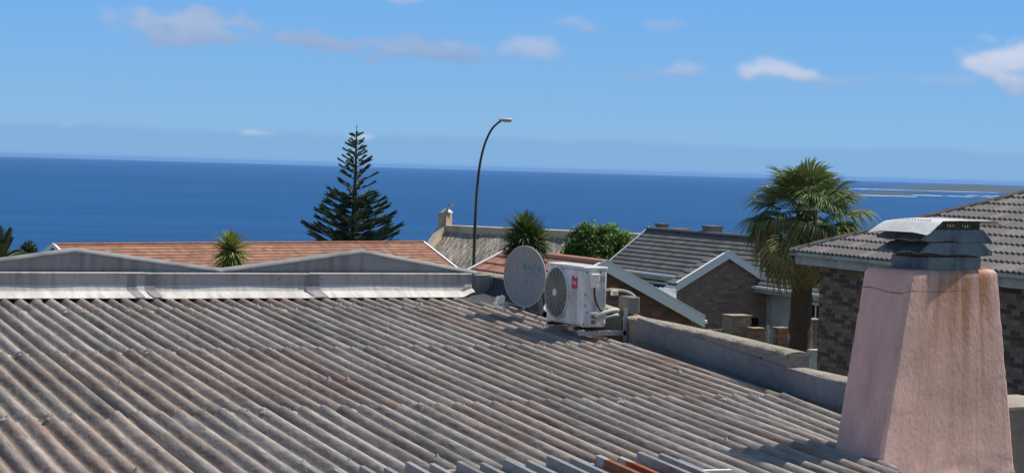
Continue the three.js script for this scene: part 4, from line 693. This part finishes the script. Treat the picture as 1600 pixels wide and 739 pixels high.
// yard wall, piers and fence between the houses
{
  const pier = (label, x, z, w, d, y0, y1, pal, seed) => { const t = thing('brick_pier', label, 'pier', [x, y0, z]); const H = y1 - y0; obj('core', [span(-w / 2 + 0.006, w / 2 - 0.006, 0, H, -d / 2 + 0.006, d / 2 - 0.006)], M.mortar, t); for (const [bx, bz, ox, oz, len] of [[[1, 0, 0], [0, 0, 1], -w / 2, d / 2 - 0.006, w], [[0, 0, 1], [-1, 0, 0], -w / 2 + 0.006, -d / 2, d]]) { const g = brickMerge(bricks(len, H, pal, seed++)); g.applyMatrix4(new THREE.Matrix4().makeBasis(new THREE.Vector3(...bx), new THREE.Vector3(0, 1, 0), new THREE.Vector3(...bz)).setPosition(ox, 0, oz)); tag(obj('brickwork', g, M.brick, t), null, null, null, 'stuff'); } obj('cap', [span(-w / 2 - 0.02, w / 2 + 0.02, H, H + 0.04, -d / 2 - 0.02, d / 2 + 0.02, 0.01)], std(0xa8977f, { map: g1 }), t); };
  pier('square tan brick pier before dark doorway of brown gable', 27.55, -44.6, 0.62, 0.5, -2.5, 0.17, tanBrick, 400);
  pier('low tan brick pier right of the fan palm trunk', 26.42, -39.4, 0.5, 0.4, -2, 0.5, tanBrick, 410);
  pier('small orange brick pillar at the end of wire fence', 28.5, -43.9, 0.3, 0.3, -2, -0.12, [[0.36, 0.18, 0.1], [0.3, 0.14, 0.08], [0.2, 0.1, 0.07]], 420);
  pier('stubby orange brick pillar beside the square brick pier', 27.72, -43.9, 0.34, 0.3, -2, -0.12, [[0.3, 0.16, 0.1], [0.26, 0.13, 0.09], [0.2, 0.12, 0.08]], 430);
  const f = thing('wire_fence', 'pale wire mesh fence panel between orange brick pillars', 'fence', [27.9, -1.5, -43.9]);
  for (let k = 0; k < 9; k++) obj('wire', [bar([k * 0.062, 0, 0], [k * 0.062, 1.36 - 0.005 * k, 0], 0.012)], M.galvLight, f); for (let k = 0; k < 7; k++) obj('rail', [bar([0, 0.5 + k * 0.14, 0.008], [0.5, 0.5 + k * 0.14, 0.008], 0.01)], M.galvLight, f); obj('post', [bar([0.2, 0, 0], [0.2, 1.46, 0], 0.05)], M.galvLight, f);
  tag(obj('garden_wall', [span(26.35, 27.3, -2.5, -0.22, -44.95, -44.75)], M.coping), 'pale low garden wall left of the square brick pier', 'wall');
  tag(obj('garden_wall', [span(24.7, 26.2, -1.5, 0.06, -36.9, -36.7)], M.whiteWall), 'pale plastered garden wall between parapet and brick house', 'wall');
  const d = thing('doorway', 'dark open doorway at foot of brown brick gable', 'doorway', [31.25, -3, -49.9]); obj('opening', [box(0.62, 2.65, 0.1, 0, 1.325, 0)], M.void, d); obj('lintel', [box(0.2, 0.08, 0.16, -0.32, 2.68, 0.06)], M.whitePaint, d);
}

// ---------------------------------------------------------------- street lamp
{
  const t = thing('street_lamp', 'tall brown street lamp post with curved arm above the roofs', 'street lamp', [24.2, -2.2, -54.85]);
  const c = new THREE.CatmullRomCurve3([[0, 0, 0], [0, 2, 0], [0.0, 4.2, 0], [0.03, 5.6, 0.03], [0.11, 6.5, 0.08], [0.27, 7.12, 0.13], [0.48, 7.5, 0.17], [0.7, 7.68, 0.2]].map(p => new THREE.Vector3(...p)));
  const n = 50, pos = [], idx = [], R = 10, fr = c.computeFrenetFrames(n, false); for (let i = 0; i <= n; i++) { const p = c.getPointAt(i / n), r = mix(0.075, 0.032, Math.pow(i / n, 0.8)); for (let k = 0; k <= R; k++) { const a = k / R * Math.PI * 2, v = fr.normals[i].clone().multiplyScalar(Math.cos(a) * r).addScaledVector(fr.binormals[i], Math.sin(a) * r); pos.push(p.x + v.x, p.y + v.y, p.z + v.z); } } for (let i = 0; i < n; i++) for (let k = 0; k < R; k++) { const a = i * (R + 1) + k, b = a + R + 1; idx.push(a, a + 1, b, a + 1, b + 1, b); }
  obj('pole', muv(quads(pos, idx)), M.pole, t);
  const h = obj('lamp_head', [(() => { const g = new THREE.SphereGeometry(1, 20, 12); g.scale(0.24, 0.055, 0.1); g.rotateZ(0.06); g.translate(0.86, 7.72, 0.22); return muv(g); })()], M.lampHead, t);
  obj('lens', [(() => { const g = new THREE.SphereGeometry(1, 16, 8, 0, Math.PI * 2, Math.PI / 2, Math.PI / 2); g.scale(0.17, 0.05, 0.08); g.translate(0.9, 7.69, 0.22); return muv(g); })()], std(0xb9bdc0, { roughness: 0.2 }), h);
}

// ---------------------------------------------------------------- plants
function leafStrip(out, pts, widths, up, c, fold = 0.3) {   // a folded blade along points; widths at each
  const n = pts.length; const d = new THREE.Vector3(), s = new THREE.Vector3(), nn = new THREE.Vector3();
  const L = [], Rr = [], Mm = [];
  for (let i = 0; i < n; i++) { d.copy(pts[Math.min(n - 1, i + 1)]).sub(pts[Math.max(0, i - 1)]).normalize(); s.crossVectors(d, up).normalize(); nn.crossVectors(s, d); const w = widths[i] / 2; L.push(pts[i].clone().addScaledVector(s, -w).addScaledVector(nn, w * fold)); Rr.push(pts[i].clone().addScaledVector(s, w).addScaledVector(nn, w * fold)); Mm.push(pts[i]); }
  const tri = (a, b, e) => { for (const v of [a, b, e]) { out.pos.push(v.x, v.y, v.z); out.col.push(...c); } };
  for (let i = 0; i + 1 < n; i++) { tri(L[i], Mm[i], L[i + 1]); tri(Mm[i], Mm[i + 1], L[i + 1]); tri(Mm[i], Rr[i], Mm[i + 1]); tri(Rr[i], Rr[i + 1], Mm[i + 1]); }
}
function fin(out) { const g = new THREE.BufferGeometry(); g.setAttribute('position', new THREE.Float32BufferAttribute(out.pos, 3)); g.setAttribute('color', new THREE.Float32BufferAttribute(out.col, 3)); g.setAttribute('uv', new THREE.Float32BufferAttribute(new Float32Array(out.pos.length / 3 * 2), 2)); g.computeVertexNormals(); return g; }
const V = (x, y, z) => new THREE.Vector3(x, y, z);
function trunkGeo(path, r0, r1, seed, bump = 0.15, R = 12) { const c = new THREE.CatmullRomCurve3(path.map(p => V(...p))), n = 40, pos = [], idx = [], uv = []; for (let i = 0; i <= n; i++) { const p = c.getPointAt(i / n), r = mix(r0, r1, i / n); for (let k = 0; k <= R; k++) { const a = k / R * Math.PI * 2, e = 1 + bump * (fbm(k / R, i / n * 0.99, R, 30, 2, seed) - 0.5) * 2; pos.push(p.x + Math.cos(a) * r * e, p.y, p.z + Math.sin(a) * r * e); uv.push(k / R * 2, i / n * 6); } } for (let i = 0; i < n; i++) for (let k = 0; k < R; k++) { const a = i * (R + 1) + k, b = a + R + 1; idx.push(a, b, a + 1, a + 1, b, b + 1); } return quads(pos, idx, uv); }

// fan palm
{
  const base = [25.69, -1.85, -38.7];
  const t = thing('fan_palm', 'tall fan palm with shaggy green crown and dead hanging skirt', 'palm tree', base);
  obj('trunk', trunkGeo([[0, 0, 0], [0.0, 2, 0], [0.02, 4.2, 0], [0.06, 5.05, 0]], 0.3, 0.24, 501, 0.2), M.bark, t);
  const r = rng(502);
  const fan = (c, dead, droop, seed) => {
    const q = rng(seed), o = { pos: [], col: [] }; const pl = dead ? 0.45 : 0.42 + 0.25 * q(), N = 26, spread = 2.0 + 0.25 * q(), L0 = dead ? 0.62 : 0.72 + 0.12 * q();
    const pet = []; for (let i = 0; i <= 4; i++) pet.push(V(pl * i / 4, -0.06 * Math.pow(i / 4, 2) * (1 + droop), 0)); leafStrip(o, pet, [0.045, 0.035, 0.028, 0.024, 0.02], V(0, 1, 0), dead ? [0.2, 0.14, 0.08] : [0.22, 0.24, 0.08], 0.3);
    const end = pet[4];
    for (let k = 0; k < N; k++) {
      const a = ((k + 0.5) / N - 0.5) * 2 * spread * 0.62 + (q() - 0.5) * 0.04, L = L0 * (0.82 + 0.2 * Math.cos(a * 0.8)) * (0.88 + 0.2 * q()), pts = [], wd = [], da = spread * 1.24 / N; const dr = droop * (0.7 + 0.7 * q()), fl = (q() - 0.5) * 0.1;
      const nS = 7; for (let i = 0; i <= nS; i++) { const u = i / nS, rr = L * u; const bend = u < 0.55 ? 0.06 * u * u : 0.06 * u * u + dr * Math.pow((u - 0.55) / 0.45, 1.5) * 0.5; const rx = rr * (u > 0.6 ? 1 - 0.45 * dr * (u - 0.6) : 1); pts.push(end.clone().add(V(Math.cos(a) * rx, -L * bend - 0.1 * Math.abs(Math.sin(a)) * rr * 0.6 + (k % 2 ? 0.006 : -0.006), Math.sin(a) * rx + fl * Math.max(0, u - 0.6)))); wd.push(u < 0.58 ? Math.max(0.012, rr * da * 1.08) : Math.max(0.003, L * 0.58 * da * 1.08 * (1 - (u - 0.58) / 0.42))); }
      const kk = 0.75 + 0.5 * q(); leafStrip(o, pts, wd, V(0, 1, 0), c.map((v, j) => v * kk * (j === 0 ? 0.9 + 0.25 * q() : 1)), 0.35);
    }
    return fin(o);
  };
  const green = [[0.14, 0.19, 0.045], [0.115, 0.17, 0.04], [0.18, 0.22, 0.06]], old = [[0.24, 0.23, 0.1], [0.2, 0.2, 0.075]], dead = [[0.19, 0.14, 0.09], [0.15, 0.11, 0.075], [0.23, 0.18, 0.12]];
  const G = [0, 1, 2, 3].map(k => fan(green[k % 3], false, 0.35 + 0.15 * k, 510 + k)), O = [0, 1, 2].map(k => fan(old[k % 2], false, 0.9 + 0.1 * k, 520 + k)), Dd = [0, 1, 2].map(k => fan(dead[k], true, 1.2, 530 + k)), Y = fan([0.3, 0.32, 0.06], false, 0.5, 540);
  const put = (geo, mat, az, el, y, tw, sc = 1, out = 0.12, name = 'frond') => { const m = obj(name, geo, mat, t); m.rotation.order = 'YZX'; m.rotation.set(tw, az, el); m.scale.setScalar(sc); m.position.set(0.06 + Math.cos(az) * out, y, -Math.sin(az) * out); return m; };
  let az = 0; const GA = 2.399963;
  for (let k = 0; k < 58; k++) { az += GA; const u = k / 57; const el = mix(1.4, -0.3, Math.pow(u, 0.85)) + (r() - 0.5) * 0.3; put(G[k % 4], M.leaf, az, el, mix(5.25, 4.75, u), (r() - 0.5) * 1.0, mix(0.85, 1.1, Math.min(1, u * 1.6)) * (0.85 + 0.25 * r())); }
  for (let k = 0; k < 36; k++) { az += GA; const el = mix(0.1, -0.85, k / 35) + (r() - 0.5) * 0.25; put(O[k % 3], M.leaf, az, el, mix(4.85, 4.4, k / 35), (r() - 0.5) * 1.2, 0.95 + 0.2 * r()); }
  put(Y, M.leaf, -1.75, -0.35, 4.8, 0.5, 0.85, 0.2);
  for (let k = 0; k < 16; k++) { az += GA; put(Dd[k % 3], M.leafSolid, az, mix(-1.0, -1.4, k / 15) + (r() - 0.5) * 0.14, mix(4.5, 4.05, k / 15), (r() - 0.5) * 1.0, 0.8 + 0.35 * r(), 0.16, 'dead_frond'); }
}

// sword leaved yuccas
function yucca(label, at, R, heads, seed, tone, trunkH) {
  const t = thing('yucca', label, 'yucca', at); const r = rng(seed);
  obj('trunk', heads.map(([x, y, z]) => trunkGeo([[0, 0, 0], [x * 0.3, trunkH * 0.4, z * 0.3], [x, trunkH + y, z]], 0.12, 0.07, seed, 0.2, 8)), M.bark, t);
  for (const [x, y, z, sc] of heads) {
    const o = { pos: [], col: [] }, N = 260; for (let k = 0; k < N; k++) {
      const u = k / N, az = k * 2.399963, el = mix(1.5, -0.95, Math.pow(u, 0.8)) + (r() - 0.5) * 0.25, L = R * sc * (0.8 + 0.3 * r()) * (u < 0.1 ? 0.85 : 1), pts = []; const dr = el < 0.2 ? 0.12 + 0.25 * r() : 0.08 * r();
      for (let i = 0; i <= 4; i++) { const v = i / 4; pts.push(V(x + Math.cos(az) * Math.cos(el) * L * v, trunkH + y + 0.1 * (1 - u) + Math.sin(el) * L * v - dr * L * v * v, z + Math.sin(az) * Math.cos(el) * L * v)); }
      const w = 0.056 * sc, c = (u > 0.86 ? [0.17, 0.14, 0.08] : tone).map(q => q * (0.7 + 0.6 * r())); leafStrip(o, pts, [w * 0.8, w, w * 0.85, w * 0.5, 0.002], V(0, 1, 0.01), c, 0.5);
    }
    obj('crown', fin(o), M.leaf, t);
  }
}
yucca('bright green yucca rosette before the long terracotta roof', [12.97, -1.6, -43.53], 0.56, [[0, 0, 0, 1.05]], 601, [0.24, 0.27, 0.06], 3.42);
yucca('large dark green yucca rising behind the satellite dish', [15.38, -0.9, -32.53], 0.52, [[0, 0, 0, 1], [0.16, -0.14, 0.1, 0.8], [-0.14, -0.2, 0.05, 0.8]], 611, [0.1, 0.145, 0.04], 3.62);

// round broadleaf tree
{
  const t = thing('broadleaf_tree', 'bushy round green tree in front of the thatched house', 'tree', [34.7, -2.6, -66.6]); const r = rng(701);
  obj('trunk', [trunkGeo([[0, 0, 0], [0.05, 1.4, 0], [0.1, 2.6, 0.1]], 0.2, 0.1, 702), trunkGeo([[0.05, 1.6, 0], [0.5, 2.6, 0.2], [0.9, 3.6, 0.3]], 0.1, 0.04, 703), trunkGeo([[0.05, 1.6, 0], [-0.5, 2.6, -0.2], [-0.9, 3.4, 0.2]], 0.1, 0.04, 704)], M.bark, t);
  const o = { pos: [], col: [] };
  const cl = []; for (let k = 0; k < 190; k++) { const a = r() * 6.283, e = Math.asin(r() * 1.6 - 0.6), q = 0.55 + 0.45 * Math.sqrt(r()); cl.push([Math.cos(a) * Math.cos(e) * 1.42 * q + 0.02, 3.25 + Math.sin(e) * 1.32 * q, Math.sin(a) * Math.cos(e) * 1.4 * q, 0.22 + 0.14 * r()]); }
  for (const [x, y, z, s] of cl) { const tone = 0.6 + 0.75 * r(); for (let k = 0; k < 90; k++) { const a = r() * 6.283, e = Math.asin(r() * 2 - 1), q = s * Math.pow(r(), 0.45), p = V(x + Math.cos(a) * Math.cos(e) * q, y + Math.sin(e) * q * 0.9, z + Math.sin(a) * Math.cos(e) * q), L = 0.12 + 0.06 * r(), b = r() * 6.283, f = (r() - 0.35) * 1.3; const d = V(Math.cos(b) * Math.cos(f), Math.sin(f), Math.sin(b) * Math.cos(f)).multiplyScalar(L); leafStrip(o, [p, p.clone().addScaledVector(d, 0.5), p.clone().add(d)], [0.014, 0.085, 0.006], V(0.1, 1, 0.05), [0.14, 0.25, 0.045].map((v, j) => v * tone * (0.8 + 0.4 * r()) * (j === 0 ? 0.8 + 0.5 * r() : 1)), 0.25); } }
  obj('crown', fin(o), M.leaf, t);
}

// column pine with whorled plumes
{
  const t = thing('norfolk_pine', 'tall symmetrical pine with whorled branches standing against the sea', 'pine tree', [45.05, -5.2, -122.4]); const r = rng(801);
  const k0 = 23.05, top = 6.66 + 5.2, yOf = py => top - (py - 195) / k0;
  obj('trunk', trunkGeo([[-0.1, 0, 0], [-0.05, 5, 0], [0, 9, 0], [0, top - 0.6, 0]], 0.32, 0.035, 802, 0.06), std(0x4a4038, { roughness: 1 }), t);
  obj('leader', [tube([[0, top - 0.8, 0], [0, top - 0.3, 0], [0.01, top, 0]], 0.022, 6, 6), bar([-0.06, top - 0.12, 0], [0.07, top - 0.1, 0], 0.02)], std(0x55503f, { roughness: 1 }), t);
  const wh = [[209, 10], [221, 12.5], [228, 15], [237, 18], [244, 23], [252, 27], [260, 26], [270, 30], [282, 35], [303, 38], [310, 40], [319, 44], [327, 54], [336, 64], [343, 62], [352, 71], [360, 66], [369, 64], [378, 60], [388, 66], [400, 64]];
  const o = { pos: [], col: [] };
  wh.forEach(([py, rp], wi) => {
    const nb = wi < 9 ? 5 : 9, a0 = r() * 6.283; const R = rp / k0;
    for (let b = 0; b < nb; b++) {
      const a = a0 + b / nb * 6.283 + (r() - 0.5) * 0.25, len = R * (0.82 + 0.32 * r()), yt = yOf(py) + (r() - 0.5) * 0.25 * (wi > 8 ? 1.6 : 1), yb = yt - len * (wi < 9 ? 0.4 : 0.26);
      const P = u => V(Math.cos(a) * len * u, yb + (yt - yb) * Math.pow(u, wi < 9 ? 1.35 : 1.8), Math.sin(a) * len * u);
      const ax = []; for (let i = 0; i <= 6; i++) ax.push(P(i / 6)); leafStrip(o, ax, [0.05, 0.045, 0.04, 0.035, 0.03, 0.02, 0.01], V(0, 1, 0), [0.09, 0.07, 0.05], 0.5); leafStrip(o, ax, [0.05, 0.045, 0.04, 0.035, 0.03, 0.02, 0.01], V(Math.sin(a), 0, -Math.cos(a)), [0.09, 0.07, 0.05], 0.5);
      const n = Math.round(14 + len * 15), tone = 0.75 + 0.5 * r();
      for (let q = 0; q < n; q++) for (const s of [-1, 1, 0]) {
        const u = mix(wi < 9 ? 0.34 : 0.22, 1, (q + r()) / n), p = P(u), d2 = P(Math.min(1, u + 0.05)).sub(P(u - 0.05)).normalize(), sd = V(-Math.sin(a), 0, Math.cos(a)); const env = Math.sin(Math.PI * Math.min(1, 0.16 + 0.84 * (1 - Math.abs(u - 0.62) / 0.62))); const l = (wi < 9 ? 0.3 : 0.5) * env * (0.7 + 0.6 * r()) * Math.min(1, 0.5 + len * 0.25);
        const dir = d2.clone().multiplyScalar(0.85).addScaledVector(sd, s * 0.75).add(V(0, s === 0 ? 0.55 : 0.3 * r() - 0.05, 0)).normalize(); const e = p.clone().addScaledVector(dir, l), c = [0.105, 0.15, 0.085].map(v => v * tone * (0.75 + 0.5 * r()));
        const mid = p.clone().lerp(e, 0.5).add(V(0, 0.03, 0)); leafStrip(o, [p, mid, e], [0.05, 0.11, 0.012], V(0, 1, 0.02), c, 0.6); leafStrip(o, [p, mid, e], [0.04, 0.085, 0.012], sd, c, 0.6);
      }
    }
  });
  obj('crown', fin(o), M.leafSolid, t);
}
// feather palm and a shrub at the left edge, another palm tip behind the right roof
function feather(label, at, n, L, seed, tone, trunkH, elMin) {
  const t = thing('feather_palm', label, 'palm tree', at); const r = rng(seed); obj('trunk', trunkGeo([[0, 0, 0], [0, trunkH * 0.5, 0], [0, trunkH, 0]], 0.28, 0.24, seed, 0.2), M.bark, t);
  for (let k = 0; k < n; k++) {
    const o = { pos: [], col: [] }, az = k * 2.399963, el = mix(1.45, elMin, Math.pow(k / n, 0.9)) + (r() - 0.5) * 0.2, len = L * (0.85 + 0.3 * r()), dr = 0.35 + 0.3 * r();
    const P = u => V(Math.cos(az) * Math.cos(el) * len * u, trunkH + Math.sin(el) * len * u - dr * len * u * u * Math.cos(el), Math.sin(az) * Math.cos(el) * len * u); const ax = []; for (let i = 0; i <= 8; i++) ax.push(P(i / 8)); leafStrip(o, ax, [0.06, 0.055, 0.05, 0.045, 0.04, 0.035, 0.03, 0.02, 0.01], V(0, 1, 0.01), [0.16, 0.17, 0.07], 0.4);
    const sd = V(-Math.sin(az), 0, Math.cos(az)); for (let q = 0; q < 44; q++) for (const s of [-1, 1]) { const u = 0.12 + 0.88 * (q + r() * 0.6) / 44, p = P(u), d = P(Math.min(1, u + 0.04)).sub(P(u - 0.04)).normalize(); const l = 0.42 * Math.sin(Math.PI * (0.12 + 0.8 * u)) * L / 1.6, e = p.clone().addScaledVector(d.multiplyScalar(0.7).addScaledVector(sd, s * 0.75).add(V(0, 0.25, 0)).normalize(), l); leafStrip(o, [p, p.clone().lerp(e, 0.5), e], [0.02, 0.04, 0.004], V(0, 1, 0.02), tone.map(v => v * (0.7 + 0.6 * r())), 0.3); }
    obj('frond', fin(o), M.leaf, t);
  }
}
feather('feather palm with arching fronds at the left edge', [14.35, -4.4, -81.4], 30, 1.55, 901, [0.09, 0.12, 0.05], 3.9, -0.5);
feather('palm fronds showing above tile roof right of the fan palm', [34.4, -2.6, -43.0], 18, 1.0, 911, [0.1, 0.14, 0.05], 4.35, -0.3);
{
  const t = thing('shrub', 'small dark shrub beside the feather palm at left', 'shrub', [16.35, -4.5, -86]); const r = rng(921), o = { pos: [], col: [] }; obj('stem', [trunkGeo([[0, 0, 0], [0.05, 2, 0], [0, 4, 0]], 0.12, 0.04, 922)], M.bark, t);
  for (let k = 0; k < 900; k++) { const a = r() * 6.283, e = Math.asin(r() * 2 - 1), q = Math.pow(r(), 0.4), p = V(Math.cos(a) * Math.cos(e) * 0.42 * q, 4.15 + Math.sin(e) * 0.5 * q, Math.sin(a) * Math.cos(e) * 0.42 * q), d = V(r() - 0.5, r() - 0.2, r() - 0.5).normalize().multiplyScalar(0.16); leafStrip(o, [p, p.clone().addScaledVector(d, 0.5), p.clone().add(d)], [0.01, 0.06, 0.005], V(0.1, 1, 0.05), [0.04, 0.06, 0.025].map(v => v * (0.7 + 0.6 * r())), 0.2); }
  obj('crown', fin(o), M.leaf, t);
}

renderer.render(scene, camera);
